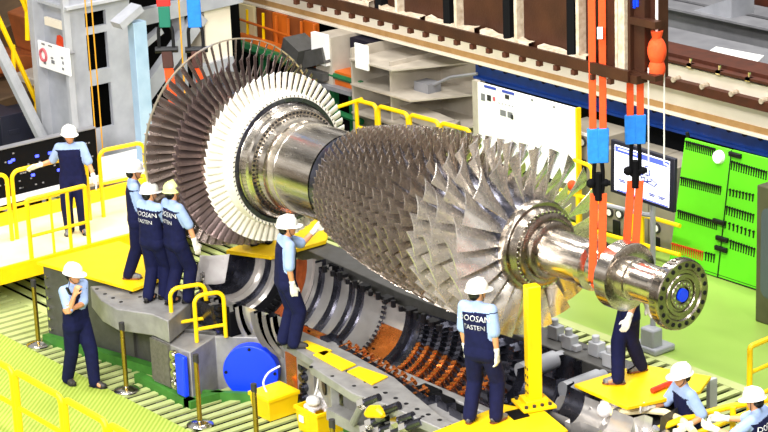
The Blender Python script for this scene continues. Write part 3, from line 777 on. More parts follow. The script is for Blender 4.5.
# small white label on the near sling
near = [o for o in COL.objects if o.name.startswith('lifting_sling') and o.location.y < 0][0]
q = PD(600, 33, depth((2.68, -.42, 5.9))); b = MB(); b.box(q, (.06, .02, .13), Matrix.Rotation(math.radians(40), 3, 'Z')); part('tag', b, 'white', near, 'white label')
def rear_sling(px, py0, colr, label, Yb, zst, green):
    X = -5.78; c = PX(px, py0, X); Y = c.y; zs = PX(px, 36, X).z
    e = empty('lifting_sling', (X, Y, AZ), label, 'lifting sling', 'rear lifting slings')
    b = MB(); strap(b, (X, Y, 6.2), (X, Y, zs+.42 if green else zs+.12), .19, .06); part('upper_webbing', b, colr, e, bevel=.01)
    if green: b = MB(); strap(b, (X, Y, zs+.42), (X, Y, zs+.12), .16, .06); part('sleeve', b, 'greenweb', e, 'dark green sleeve', bevel=.01)
    b = MB()
    u = Vector((.62, .78, 0))*.1
    b.tube([Vector((X, Y, zs-.2))-u, Vector((X, Y, zs+.05))-u]+arc((X, Y, zs+.05), -u, Vector((0, 0, .13)), 1, 0, PI, 8)+[Vector((X, Y, zs-.2))+u], .025, 8)
    b.cyl(Vector((X, Y, zs-.2))-u*1.6, Vector((X, Y, zs-.2))+u*1.6, .045, n=10); part('shackle', b, 'black', e)
    b = MB(); strap(b, (X, Y, zs-.18), (X, Y*.97, zs-.46), .15, .08); part('leather_sleeve', b, 'brownsleeve', e, 'brown leather sleeve', bevel=.01)
    b = MB(); strap(b, (X, Y*.97, zs-.46), (X, .3 if Y > 0 else -.3, AZ), .13, .04); part('lower_webbing', b, 'orange', e, bevel=.008)
rear_sling(164, 10, 'red', 'rear sling with red and green top webbing, behind the left of the bladed ring', -.3, 0, True)
rear_sling(194, 10, 'blue_sling', 'rear sling with bright blue top webbing, behind the top of the bladed ring', .3, 0, False)
# chain bag and falls
q = PY(657, 58, -.05)
cb = empty('chain_hoist', (q.x, q.y, q.z-.25), 'orange cloth chain bag with two thin wires hanging at the end of the lifting beam', 'chain hoist')
b = MB(); b.sphere(q+Vector((0, 0, .08)), .11, 12, sc=(1, .9, 1.5)); b.sphere(q+Vector((.0, 0, -.12)), .10, 12, sc=(.95, .9, 1.3)); b.cyl(q+Vector((0, 0, .22)), q+Vector((0, 0, .3)), .05, .07, n=10)
bm_ = part('chain_bag', b, 'orangecloth', cb)
b = MB(); b.cyl(q+Vector((0, 0, .28)), q+Vector((0, 0, 1.6)), .018, n=6); b.cyl(q+Vector((-.04, -.09, -.1)), q+Vector((-.04, -.09, -1.25)), .009, n=6); b.cyl(q+Vector((.06, .05, -.1)), q+Vector((.06, .05, -1.2)), .009, n=6)
part('hoist_wire', b, 'wire', cb)
b = MB()
for d in ((-.04, -.09, -1.3), (.06, .05, -1.25)): b.tube(arc(q+Vector(d), Vector((0, 0, 1)), Vector((.6, .8, 0)), .05, 0, 4.6, 8), .012, 6)
each('hook', b, 'wire', cb)

# ------------------------------------------------------------------ people
def remesh(mb, vox, smooth=4, name='m'):
    me = mb.mesh(name, [], False); me.materials.clear()
    o = bpy.data.objects.new('t', me); COL.objects.link(o)
    r = o.modifiers.new('r', 'REMESH'); r.mode = 'VOXEL'; r.voxel_size = vox; r.use_smooth_shade = True
    if smooth:
        s = o.modifiers.new('s', 'SMOOTH'); s.iterations = smooth; s.factor = .5
    dg = bpy.context.evaluated_depsgraph_get(); dg.update()
    out = bpy.data.meshes.new_from_object(o.evaluated_get(dg)); out.name = name
    bpy.data.objects.remove(o); bpy.data.meshes.remove(me)
    out.shade_smooth()
    return out
def ik(a, c, l1, l2, pole):
    a = Vector(a); c = Vector(c); d = c-a; L = d.length
    if L > (l1+l2)*.995: c = a+d*((l1+l2)*.995/L); d = c-a; L = d.length
    if L < .08: L = .08
    x = (l1*l1-l2*l2+L*L)/(2*L); h = math.sqrt(max(0, l1*l1-x*x)); dn = d.normalized()
    p = Vector(pole); p = (p-dn*p.dot(dn)).normalized()
    return a+dn*x+p*h, c
def hand_mb(w, d, n, s, curl, k=1.0, pad=0.):
    """w wrist, d along the hand, n palm normal, s towards the thumb"""
    mb = MB(); P = lambda a, b_, c_=0: w+d*(a*k)+s*(b_*k)+n*(c_*k)
    mb.hull([(P(-.015, -.02), .02+pad), (P(-.015, .02), .02+pad), (P(.085, -.034), .014+pad), (P(.088, .034), .014+pad), (P(.05, 0), .018+pad)], n=5)
    for off, L in ((-.033, .056), (-.011, .070), (.011, .078), (.033, .070)):
        a = P(.085, off)
        c1 = math.radians(curl); d1 = d*math.cos(c1*.6)+n*math.sin(c1*.6); d2 = d*math.cos(c1*1.6)+n*math.sin(c1*1.6)
        m_ = a+d1*(L*.55*k); e_ = m_+d2*(L*.55*k)
        mb.hull([(a, .0105+pad), (m_, .0095+pad)], n=4); mb.hull([(m_, .0095+pad), (e_, .008+pad)], n=4)
    a = P(.02, .032); m_ = a+(s*.75+d*.65).normalized()*(.042*k)+n*.008; e_ = m_+(s*.25+d*.9+n*.3).normalized()*(.035*k)
    mb.hull([(a, .014+pad), (m_, .0115+pad)], n=4); mb.hull([(m_, .0115+pad), (e_, .009+pad)], n=4)
    return mb
def person(label, fl, fr, head_deg, hl, hr, lean=(0, 0), height=1.72, face=0, helmet='helmet', shoes=('shoe', 'sole_d'), gloves=True, drop=0., nod=0., text=True,
           polel=None, poler=None, curl=35, stoop=0.):
    k = height/1.72
    th = math.radians(head_deg); F = Vector((math.cos(th), math.sin(th), 0)); R = Vector((math.sin(th), -math.cos(th), 0)); U = Vector((0, 0, 1))
    fl = Vector(fl); fr = Vector(fr); mid = (fl+fr)/2; mid.z = min(fl.z, fr.z)
    root = empty('person', mid, label, 'person')
    P = mid+U*((.90-drop)*k)
    # reachability of the legs
    for _ in range(40):
        ok = True
        for s, ft in ((-1, fl), (1, fr)):
            if ((ft+U*.09)-(P+R*(.095*s*k))).length > .845*k: ok = False
        if ok: break
        P.z -= .01
    Ln = F*lean[0]+R*lean[1]
    Sc = P+U*((.50-stoop)*k)+Ln
    W = P+U*(.17*k)+Ln*.3
    C = P+U*(.36*k)+Ln*.72
    Nk = Sc+U*(.05*k)+Ln*.1
    Hd = Nk+U*(.135*k)+F*.02+Ln*.12
    sl = Sc-R*(.175*k); sr = Sc+R*(.175*k)
    el, hl = ik(sl, hl, .285*k, .255*k, polel or (-U*.8-F*.35-R*.4))
    er, hr = ik(sr, hr, .285*k, .255*k, poler or (-U*.8-F*.35+R*.4))
    al = fl+U*.085; ar = fr+U*.085
    pl_ = P-R*(.095*k); pr_ = P+R*(.095*k)
    kl, al = ik(pl_, al, .43*k, .42*k, F+R*-.12); kr, ar = ik(pr_, ar, .43*k, .42*k, F+R*.12)
    # head frame
    fa = th+math.radians(face); HF = Vector((math.cos(fa)*math.cos(nod), math.sin(fa)*math.cos(nod), -math.sin(nod))); HR = Vector((math.sin(fa), -math.cos(fa), 0)); HU = HR.cross(HF)
    def hp(f, r, u): return Hd+HF*(f*k)+HR*(r*k)+HU*(u*k)
    # --- body (one continuous skin surface)
    b = MB()
    b.hull([(hp(0.0, 0, .03), .092*k), (hp(-.02, 0, .035), .09*k)], n=8)
    b.hull([(hp(.03, 0, .0), .072*k), (hp(.055, 0, -.075), .034*k), (hp(.0, 0, -.03), .07*k)], n=7)
    b.hull([(hp(.09, 0, .02), .010*k), (hp(.105, 0, -.018), .014*k)], n=4)
    b.hull([(hp(.085, -.03, .035), .012*k), (hp(.085, .03, .035), .012*k)], n=4)
    b.hull([(hp(.088, -.016, -.05), .009*k), (hp(.088, .016, -.05), .009*k)], n=4)
    for s in (-1, 1): b.hull([(hp(0, .083*s, .01), (.016*k, .012*k, .028*k)), (hp(.005, .083*s, -.015), .010*k)], n=4)
    b.hull([(Nk-U*.03, .056*k), (Hd-U*.04*k, .054*k)], n=7)
    b.hull([(sl, .05*k), (sr, .05*k), (C-R*.07*k, .085*k), (C+R*.07*k, .085*k), (Nk-U*.03, .05*k)], n=6)
    b.hull([(C-R*.07*k, .085*k), (C+R*.07*k, .085*k), (W-R*.06*k, .08*k), (W+R*.06*k, .08*k)], n=6)
    b.hull([(W-R*.06*k, .08*k), (W+R*.06*k, .08*k), (pl_, .085*k), (pr_, .085*k)], n=6)
    for s_, e_, h_ in ((sl, el, hl), (sr, er, hr)):
        b.hull([(s_, .05*k), (e_, .038*k)], n=6); b.hull([(e_, .039*k), (e_+(h_-e_)*.3, .040*k)], n=6); b.hull([(e_+(h_-e_)*.3, .040*k), (h_, .028*k)], n=6)
    for h_, k_, a_ in ((pl_, kl, al), (pr_, kr, ar)):
        b.hull([(h_, .078*k), (k_, .05*k)], n=6); b.hull([(k_, .05*k), (k_+(a_-k_)*.3, .052*k)], n=6); b.hull([(k_+(a_-k_)*.3, .052*k), (a_, .036*k)], n=6)
        b.hull([(a_, .036*k), (a_+F*.1*k-U*.04, .03*k)], n=5)
    hands = []
    for sgn, e_, h_ in ((-1, el, hl), (1, er, hr)):
        d = (h_-e_).normalized(); inn = (R*(-sgn)); n_ = (inn-d*inn.dot(d))
        if n_.length < .2: n_ = (-U-d*(-U).dot(d))
        n_.normalize(); s_ = n_.cross(d)
        if s_.dot(F+U*.6) < 0: s_ = -s_
        hands.append((h_, d, n_, s_))
        if not gloves: b.merge(hand_mb(h_, d, n_, s_, curl, k))
    me = remesh(b, .011 if gloves else .008, 3, 'body'); me.materials.append(M['skin']); me.transform(Matrix.Translation(-mid))
    body = link('body', me, root)
    # eyes
    for s in (-1, 1):
        e = MB(); e.sphere(hp(.088, .032*s, .015), .009*k, 6); part('eye', e, 'hair', root)
    # --- shirt
    b = MB(); g = .027*k
    b.hull([(sl, .056*k+g*.6), (sr, .056*k+g*.6), (C-R*.075*k, .095*k+g), (C+R*.075*k, .095*k+g), (Nk-U*.045, .055*k)], n=7)
    b.hull([(C-R*.075*k, .095*k+g), (C+R*.075*k, .095*k+g), (W-R*.07*k, .095*k+g), (W+R*.07*k, .095*k+g)], n=7)
    b.hull([(W-R*.07*k, .095*k+g), (W+R*.07*k, .095*k+g), (P+U*.05-R*.09*k, .09*k+g), (P+U*.05+R*.09*k, .09*k+g)], n=7)
    b.hull([(Nk-U*.02, .066*k), (Nk+U*.012, .062*k)], n=7)
    for s_, e_ in ((sl, el), (sr, er)): b.hull([(s_, .056*k+g*.7), (s_+(e_-s_)*.9, .058*k+g*.5)], n=7)
    sm = remesh(b, .0125, 3, 'shirt')
    sm.materials.append(M['navy']); sm.materials.append(M['lblue'])
    for p in sm.polygons:
        c = p.center; lb_ = False
        for s_, e_, sg in ((sl, el, -1), (sr, er, 1)):
            d = e_-s_; t = max(0, min(1, (c-s_).dot(d)/d.length_squared)); dist = (c-(s_+d*t)).length
            ax = (c-Sc).dot(R)*sg
            if dist < .088*k and t > .12 and (ax > .145*k or t > .3): lb_ = True
        q = c-(Sc+Ln*0); hgt = (c-P).dot((Sc-P).normalized())/((Sc-P).length)
        if hgt > .95: lb_ = True
        p.material_index = 1 if lb_ else 0
    bv = BVHTree.FromPolygons([v.co.copy() for v in sm.vertices], [tuple(p.vertices) for p in sm.polygons])
    sm.transform(Matrix.Translation(-mid)); shirt = link('shirt', sm, root, ); shirt['label'] = 'navy work shirt with pale blue shoulders and sleeves'
    if text:
        up_ = (Sc-P).normalized(); og = P+(Sc-P)*.76-F*.6
        for txt, sz, dz in (('DOOSAN', .093, .0), ('EASTEN', .078, -.10)):
            tm = text_mb(txt, sz*k, (0, 0, 0), R, up_, .001, 'CENTER')
            vs = []
            for v in tm.v:
                st = og+up_*(dz*k)+Vector(v); hit = bv.ray_cast(st, F, 2.0)
                vs.append((hit[0]-F*.007) if hit[0] else st+F*.45)
            tm.v = [tuple(v) for v in vs]
            part('lettering', tm, 'textwhite', root, 'white lettering on the back', smooth=False)
    # --- trousers
    b = MB(); g = .03*k
    b.hull([(P+U*.07-R*.075*k, .085*k+g), (P+U*.07+R*.075*k, .085*k+g), (pl_-U*.03, .095*k+g), (pr_-U*.03, .095*k+g)], n=7)
    for h_, k_, a_ in ((pl_, kl, al), (pr_, kr, ar)):
        b.hull([(h_, .09*k+g), (k_, .066*k+g)], n=7); b.hull([(k_, .066*k+g), (a_-U*.01, .052*k+g)], n=7)
    tm = remesh(b, .0125, 3, 'trousers'); tm.materials.append(M['navy']); tm.transform(Matrix.Translation(-mid)); link('trousers', tm, root)
    # --- shoes
    for ft, sg, a_ in ((fl, -1, al), (fr, 1, ar)):
        D = (F+R*(.25*sg)).normalized(); base = Vector((a_.x, a_.y, a_.z-.085))
        b = MB(); b.hull([(base+U*.045-D*.05, .038), (base+U*.09-D*.01, .04), (base+U*.04+D*.13, .032), (base+U*.035+D*.16+D.cross(U)*.015, .028), (base+U*.035+D*.15-D.cross(U)*.02, .028)], n=6)
        s_ = part('shoe', b, shoes[0], root, ang=80)
        b = MB(); b.hull([(base+U*.012-D*.055, (.042, .042, .014)), (base+U*.012+D*.13+D.cross(U)*.018, (.036, .036, .014)), (base+U*.012+D*.16-D.cross(U)*.01, (.034, .034, .014)), (base+U*.012+D*.12-D.cross(U)*.025, (.034, .034, .014))], n=6)
        part('sole', b, shoes[1], s_)
    # --- gloves
    if gloves:
        for (h_, d, n_, s_) in hands:
            b = hand_mb(h_, d, n_, s_, curl, k, .004); b.hull([(h_-d*.07*k, .04*k), (h_, .032*k)], n=6)
            gm = remesh(b, .007, 1, 'glove'); gm.materials.append(M['glove']); gm.transform(Matrix.Translation(-mid)); link('glove', gm, root)
    # --- hair and helmet
    b = MB(); b.hull([(hp(-.035, 0, .02), .088*k), (hp(-.05, 0, -.03), .062*k), (hp(-.02, 0, .05), .09*k)], n=7)
    part('hair', b, 'hair', root, ang=180)
    b = MB(); tilt = Matrix((HF, HR, HU)).transposed()
    prof = [(0.035, .118), (.075, .117), (.11, .108), (.14, .088), (.158, .06), (.168, .03), (.17, .0008)]
    q = MB(); q.lathe(prof, (0, 0, 0), 28, axis='Z'); q.lathe([(.035, .118), (.03, .130), (.024, .131), (.027, .112)], (0, 0, 0), 28, axis='Z')
    q.v = [tuple(hp(v[0]*1.14-.005, v[1], v[2])) for v in q.v]
    hm = part('helmet', q, helmet, root, ang=60)
    q = MB(); n = 12; vs = []
    for i in range(n+1):
        t = -1.15+2.3*i/n; e_ = .045*math.cos(t*1.25) if abs(t*1.25) < PI/2 else 0
        for rr, zz in ((.112, .034), (.130+max(0, e_), .026-.1*max(0, e_)), (.130+max(0, e_), .019-.1*max(0, e_)), (.112, .026)):
            vs.append(hp(rr*1.14*math.cos(t)-.005, rr*math.sin(t), zz))
    fs = [(4*i+j, 4*i+(j+1) % 4, 4*i+4+(j+1) % 4, 4*i+4+j) for i in range(n) for j in range(4)]
    q.add(vs, fs); part('helmet_peak', q, helmet, hm, ang=60)
    q = MB(); q.hull([(hp(-.09, 0, .155), .008), (hp(0, 0, .178), .009), (hp(.09, 0, .155), .008)], n=5); part('helmet_ridge', q, helmet, hm, ang=80)
    b = MB()
    for s in (-1, 1): b.tube([hp(0.0, .1*s, .03), hp(.02, .088*s, -.05), hp(.05, .04*s, -.105), hp(.055, 0, -.112)], .005*k, 5)
    part('chin_strap', b, 'dark_ink', hm)
    return root

def at(px, py, base, dd=0.): return PD(px, py, depth(base)+dd)
IR = Vector((.614, .789, 0)); IA = Vector((-.789, .614, 0))
def feet(pa, pb, z): return PZ(*pa, z), PZ(*pb, z)
# 1 man on the raised deck, arm on the rail
m = PZ(77, 233, .6); up1 = m+Vector((0, 0, .95))
person('man in white helmet on the raised pale deck, one arm stretched along the yellow rail', m+IR*.12, m-IR*.11, -35, at(97, 186, up1, -.1), at(37, 166, up1, -.05), face=22, shoes=('shoe_g', 'sole_d'), text=False, height=1.74, curl=15)
# 2 man behind, at the left of the last blades
a = PZ(129, 279, 1.2); c = PZ(152, 279, 1.2); up1 = (a+c)/2+Vector((0, 0, .95))
person('man at the left edge of the bladed ring, half hidden behind two colleagues', c, a, 62, at(158, 215, up1, .0), at(150, 225, up1, -.1), lean=(.0, -.02), shoes=('shoe_g', 'sole'), text=False, height=1.70, helmet='helmet_s')
# 3 man with lettering, left of the pair
a = PZ(150, 301, 1.11); c = PZ(164, 298, 1.11); up1 = a+Vector((0, 0, .95))
person('man in grey-white helmet with white back lettering, left of the one in the lime helmet', a-IR*.02, c+IR*.0, 102, at(168, 225, up1, .2), at(180, 232, up1, .2), height=1.66, helmet='helmet_s', face=-25)
# 4 man in lime helmet
a = PZ(179, 303, 1.11); up1 = a+Vector((0, 0, .95))
person('man in pale lime helmet with white back lettering, pointing at the blades', a-IR*.12, a+IR*.13, 86, at(190, 207, up1, -.02), at(198, 249, up1, -.1), height=1.72, helmet='helmet_g', face=-5, lean=(0, 0), poler=-Vector((0, 0, 1))+IR*.5, curl=20)
# 5 man by the middle, touching blades
a = PZ(283, 348, 1.2); c = PZ(294, 348, 1.2); up1 = a+Vector((0, 0, .95))
person('man in the middle on the casing flange, reaching up to touch the small blades', a+IA*.12, c-IA*.02, 68, at(316, 229, up1, .25), at(293, 287, up1, -.12), height=1.74, text=False, face=-8, lean=(.04, 0), polel=-Vector((0, 0, 1))+IR*.3, curl=15)
# 6 man in front left with folded arms
a = PZ(68, 383, 0); c = PZ(95, 387, 0); up1 = (a+c)/2+Vector((0, 0, 1.2))
p6 = (a+c)/2
w6 = person('man standing on the green walkway, one hand at his chin holding a black radio', c, a, 12, at(72, 309, up1, -.28), at(75, 294, up1, -.36), height=1.76, gloves=False, text=False, face=12, nod=.1, curl=60, poler=-Vector((0, 0, 1))-IA*.4, polel=-Vector((0, 0, 1))+IR*.5)
# 7 man seen from behind in front of the front blades
a = PZ(470, 424, 1.26); c = PZ(496, 422, 1.26); up1 = a+Vector((0, 0, .9))
person('man seen from behind before the big front blades, white lettering on his back', a+IA*.06, c+IA*.0, 112, at(466, 355, up1, .2), at(497, 358, up1, -.05), height=1.74, face=-30, shoes=('shoe_g', 'sole'), lean=(0, -.03))
# 8 man hidden behind the disc
a = PZ(618, 384, 1.25); c = PZ(641, 371, 1.25); up1 = a+Vector((0, 0, .9))
person('worker behind the big shaft disc, only legs, one glove and helmet top showing', c, a, 235, at(628, 320, up1, -.2), at(650, 310, up1, .2), height=1.73, text=False, shoes=('shoe_g', 'sole'))
# 9 seated / standing low man at right
a = PZ(690, 497, .0); up1 = a+Vector((0, 0, 1.0))
person('man in white helmet at lower right, facing left with both gloves on the casing edge', a+IR*.1, a-IR*.1, 250, at(686, 427, up1, -.4), at(648, 407, up1, .0), height=1.72, text=False, lean=(.08, 0), face=0, nod=.15)
# 10 man cut off by the corner
a = PZ(764, 527, .0); up1 = a+Vector((0, 0, 1.0))
person('man in the lower right corner, cut by the frame, arms reaching over the yellow rail', a+IR*.1, a-IR*.1, 200, at(712, 428, up1, -.1), at(722, 418, up1, .3), height=1.70, lean=(.1, 0), nod=.2)
# 11 worker behind the white blades, boots showing
a = PZ(259, 243, 1.28); c = PZ(270, 241, 1.28)
person('worker hidden behind the pale blades, only dark boots showing on the far yellow plate', c+IA*.02, a, -60, a+Vector((.3, -.1, .9)), a+Vector((-.2, -.2, .9)), text=False, height=1.68, shoes=('shoe', 'sole_d'), drop=.1)
# radio
hr_ = at(68.5, 291, p6+Vector((0, 0, 1.25)), -.42)
b = MB(); b.box(hr_, (.05, .03, .11), Matrix.Rotation(.4, 3, 'X')); b.cyl(hr_+Vector((.01, 0, .05)), hr_+Vector((.01, .03, .14)), .006, n=6)
solo('radio', b, 'black', hr_, 'small black hand radio held at the chin of the man on the green walkway', 'radio', bevel=.006)

# ------------------------------------------------------------------ foreground stands, rails and crates
st = None
labels = ['brass post standing left of the man on the green walkway', 'brass post right of the man on the green walkway, before the grey end flange', 'brass post left of the big blue round cover', 'brass post in front of the yellow crate below the blue cover', 'brass post at the bottom edge, before the crate with clear plastic']
Yl = [(-7.05, -2.10), (-4.66, -2.12), (-2.96, -2.06), (-1.6, -2.10), (.0, -2.08)]
for i, (xx, yy) in enumerate(Yl):
    if i == 0:
        st = empty('stanchion', (0, 0, 0)); 
        b = MB(); b.lathe([(0, .001), (0, .175), (.015, .18), (.03, .165), (.05, .09), (.062, .04), (.07, .035)], (0, 0, 0), 28, axis='Z'); part('base', b, 'chrome', st)
        b = MB(); b.cyl((0, 0, .06), (0, 0, .93), .034, n=16); part('post', b, 'brass', st)
        b = MB(); b.cyl((0, 0, .9), (0, 0, 1.0), .04, n=16); b.box((.03, 0, .93), (.03, .03, .09)); part('cap', b, 'dark_ink', st, 'dark cap'); o = st
    else: o = dup(st)
    o.location = (xx, yy, 0); tag(o, labels[i], 'stanchion', 'brass barrier posts along the walkway edge')
# crates
def crate(c, lx, ly, h, rot, label):
    e = empty('crate', c, label, 'crate', 'yellow plastic crates'); c = Vector(c); Rm = Matrix.Rotation(rot, 3, 'Z')
    b = MB(); t = .02
    vs = []
    for z, f in ((0, .88), (h, 1.0), (h, .94), (.02, .83)):
        for sx, sy in ((-1, -1), (1, -1), (1, 1), (-1, 1)): vs.append(c+Rm @ Vector((sx*lx/2*f, sy*ly/2*f, z)))
    fs = [(3, 2, 1, 0)]
    for k in range(3):
        for i in range(4): fs.append((4*k+i, 4*k+(i+1) % 4, 4*k+4+(i+1) % 4, 4*k+4+i))
    fs.append((12, 13, 14, 15)); b.add(vs, fs)
    part('tub', b, 'yellow', e, bevel=.008)
    b = MB()
    for s in (-1, 1): b.box(c+Rm @ Vector((0, s*ly/2*1.0, h-.03)), (lx*1.04, .03, .05), Rm); b.box(c+Rm @ Vector((s*lx/2, 0, h-.03)), (.03, ly*1.04, .05), Rm)
    part('rim', b, 'yellow', e, bevel=.006)
    return e, Rm
c1 = Vector((-2.60, -1.10, 0)); e1, R1 = crate(c1, .44, .5, .33, .0, 'yellow crate on the grating right below the big blue cover')
c2 = Vector((-1.72, -.98, 0)); e2, R2 = crate(c2, .48, .5, .36, .0, 'yellow crate stuffed with clear plastic, under the valve panel')
b = MB(); b.box(c1+Vector((0, 0, .32)), (.42, .48, .02)); part('lid', b, 'yellow_plate', e1)
b = MB(); b.box(c2+Vector((-.1, -.256, .2)), (.09, .012, .09)); part('mark', b, 'white', e2, 'small white mark')
b = MB()
for i in range(22):
    q = c2+Vector((random.uniform(-.1, .22), random.uniform(-.18, .2), random.uniform(.30, .48))); b.sphere(q, random.uniform(.06, .11), 6, sc=(1, random.uniform(.6, 1.2), random.uniform(.5, .9)))
o = link('plastic_bag', remesh(b, .018, 1, 'plastic_bag'), None); o.data.materials.append(M['plastic']); o.data.transform(Matrix.Translation(-c2)); o.location = c2
tag(o, 'crumpled clear plastic bag stuffed in the right yellow crate', 'bag')
for pts, lab in (([(268, 395), (262, 383), (268, 372), (280, 366)], 'thin white cable looping from the left crate up the blue cover'), ([(310, 405), (317, 390), (319, 372), (314, 360)], 'thin white cable from the right crate up to the round ports')):
    b = MB(); base = c1 if pts[0][0] < 300 else c2
    P_ = [at(x_, y_, base+Vector((0, 0, .3)), -.05) for x_, y_ in pts]
    P2 = []
    for i in range(len(P_)-1):
        for j in range(5): P2.append(P_[i].lerp(P_[i+1], j/5))
    P2.append(P_[-1])
    for _ in range(4): P2 = [P2[0]]+[(P2[i-1]+P2[i]*2+P2[i+1])/4 for i in range(1, len(P2)-1)]+[P2[-1]]
    b.tube(P2, .013, 6); solo('cable', b, 'cable', P_[0], lab, 'cable')

def rail(name, posts, height, bars, m, label, r=.03, group=None, cat='railing', post_r=None):
    """posts: ground points; one run; posts and bars as parts"""
    posts = [Vector(p) for p in posts]; e = empty(name, sum(posts, Vector())/len(posts), label, cat, group)
    for p in posts:
        b = MB(); b.cyl(p, p+Vector((0, 0, height)), post_r or r, n=10); part('post', b, m, e)
    for f in bars:
        b = MB(); b.tube([p+Vector((0, 0, height*f)) for p in posts], r*(1 if f > .95 else .8), 8); part('bar', b, m, e)
    return e
def hoop_rail(name, a, c, h, r, mids, m, label, group=None, rr=.12):
    a = Vector(a); c = Vector(c); w = (c-a).normalized(); Uz = Vector((0, 0, 1))
    e = empty(name, (a+c)/2, label, 'railing', group)
    pts = [a, a+Uz*(h-rr)]+arc(a+w*rr+Uz*(h-rr), -w, Uz, rr, 0, PI/2)[1:]+arc(c-w*rr+Uz*(h-rr), Uz, w, rr, 0, PI/2)+[c]
    b = MB(); b.tube(pts, r, 10); part('frame', b, m, e)
    for f in mids: b = MB(); b.tube([a+Uz*(h*f), c+Uz*(h*f)], r*.75, 8); part('bar', b, m, e)
    return e
# front left walkway rail (three panels)
fx = [(-5.75, -4.10), (-4.14, -4.10), (-2.88, -4.12), (-1.80, -4.14), (-.7, -4.15)]
for i in range(4):
    a = Vector((fx[i][0]+.04, fx[i][1], 0)); c = Vector((fx[i+1][0]-.04, fx[i+1][1], 0))
    hoop_rail('guard_rail', a, c, 1.0, .042, (.5,), 'yellow', ['leftmost panel of the yellow rail in the lower left corner, cut by the frame edge', 'second panel from the left of the yellow rail in the lower left corner', 'third panel from the left of the yellow rail in the lower left corner', 'last panel at the right end of the lower left yellow rail'][i], 'yellow rail panels in the lower left corner', .1)
# right rail
a = PZ(749, 428, 0); c = a+Vector((-.1, 1.5, 0))
hoop_rail('guard_rail', a, c, 1.12, .038, (.36, .68), 'yellow', 'yellow rail at the right edge beside the green floor', None, .05)
# bottom right rail
a = PZ(672, 470, 0); c = PZ(775, 440, 0)
e = empty('guard_rail', (a+c)/2, 'yellow rail running up to the lower right corner between the two men', 'railing')
b = MB(); b.tube([PD(636, 438, 27.6), PD(680, 420, 27.5), PD(724, 408, 27.6), PD(775, 398, 28)], .04, 10); part('top_bar', b, 'yellow', e)
b = MB(); b.tube([PD(690, 436, 27.4), PD(735, 418, 27.5), PD(775, 405, 28)], .035, 10); part('bar', b, 'yellow', e)
for px, py in ((680, 420), (733, 407)):
    q = PD(px, py, 27.5); b = MB(); b.cyl((q.x, q.y, 0), q, .035, n=8); part('post', b, 'yellow', e)
# left deck rails
def LR(i, p0, p1, z0, h, label, mids=(.5,)):
    hoop_rail('guard_rail', p0, p1, h, .034, mids, 'yellow', label, 'yellow rails of the raised deck', .13)
zz = .6
LR(0, (-9.93, -2.9, zz), (-9.93, -.82, zz), zz, 1.1, 'yellow deck rail panel at the left frame edge')
LR(1, (-9.95, -.72, zz), (-9.95, .62, zz), zz, 1.1, 'yellow deck rail panel under the arm of the man on the deck')
LR(2, (-9.93, .86, zz), (-9.85, 1.66, zz), zz, 1.1, 'yellow deck rail panel right of the man on the deck')
LR(3, (-9.82, 1.74, zz), (-9.8, 3.0, zz), zz, 1.1, 'yellow deck rail panel behind the left blades')
a = Vector((-8.76, -1.15, zz)); c = Vector((-8.76, -.13, zz))
hoop_rail('deck_gate', a, c, 1.0, .036, (.42,), 'yellow', 'yellow gate frame on the front edge of the raised deck', None, .03)
b = MB(); b.cyl((-8.76, -.75, zz), (-8.76, -.75, 1.6), .022, n=8); b.cyl((-8.76, -.45, zz), (-8.76, -.45, 1.6), .03, n=8)
g_ = [o for o in COL.objects if o.name.startswith('deck_gate')][0]; part('upright', b, 'yellow', g_)
# far middle rail behind the compressor
ps = [(-11.2, 7.0, 0), (-10.6, 7.03, 0), (-9.75, 7.06, 0), (-8.95, 7.1, 0), (-8.15, 7.13, 0)]
for i in range(4):
    hoop_rail('guard_rail', Vector(ps[i])+Vector((.03, 0, 0)), Vector(ps[i+1])-Vector((.03, 0, 0)), 1.1, .04, (.55,), 'yellow', ['leftmost panel of the far yellow rail, before the stack of pale steel boxes', 'second panel from the left of the far yellow rail behind the rotor', 'third panel from the left of the far yellow rail behind the rotor', 'rightmost panel of the far yellow rail, beside the white poster board'][i], 'far yellow rail panels behind the rotor', .1)
b = MB(); p0 = PZ(335, 108, 1.05); p1 = PZ(362, 99, 1.08); b.tube([p0, p1], .035, 8); e = [o for o in COL.objects if o.get('label', '').startswith('leftmost panel of the far')][0]; part('side_bar', b, 'yellow', e)
# screen stand
sp = PZ(653, 349, 0)
sc = empty('display_screen', sp, 'large lit screen with a drawing on a pale pole, right of the orange slings', 'screen')
u = Vector((1, .02, 0)).normalized(); nv = Vector((.0, -1, .12)).normalized(); vv = nv.cross(u)*-1
if vv.z < 0: vv = -vv
d0 = depth(sp)-.15
TL = PY(613, 139, sp.y-.08); TR = PY(677, 159, sp.y-.08); BL = PY(611, 191, sp.y-.08)
cxy = (TR+BL)/2; W_ = (TR-TL).length; H_ = (TL-BL).length
u = (TR-TL).normalized(); v_ = (TL-BL).normalized(); v_ = (v_-u*v_.dot(u)).normalized(); n_ = u.cross(v_)
Rs = Matrix((u, v_, n_)).transposed()
b = MB(); b.box(cxy, (W_, H_, .06), Rs); part('housing', b, 'darkblue', sc, bevel=.01)
nf_ = n_ if n_.y < 0 else -n_
b = MB(); b.box(cxy+nf_*.032, (W_*.86, H_*.86, .006), Rs); pn = part('panel', b, 'screen', sc)
b = MB(); b.box(cxy+nf_*.037+v_*(H_*.36), (W_*.84, H_*.10, .004), Rs); b.box(cxy+nf_*.037-v_*(H_*.415)+u*(W_*.02), (W_*.8, H_*.02, .004), Rs); each('header_bar', b, 'screen_bar', pn)
b = MB()
def seg2(p, q, w=.02): 
    P0 = cxy+nf_*.038+u*(p[0]*W_)+v_*(p[1]*H_); P1 = cxy+nf_*.038+u*(q[0]*W_)+v_*(q[1]*H_); b.tube([P0, P1], w/2, 4)
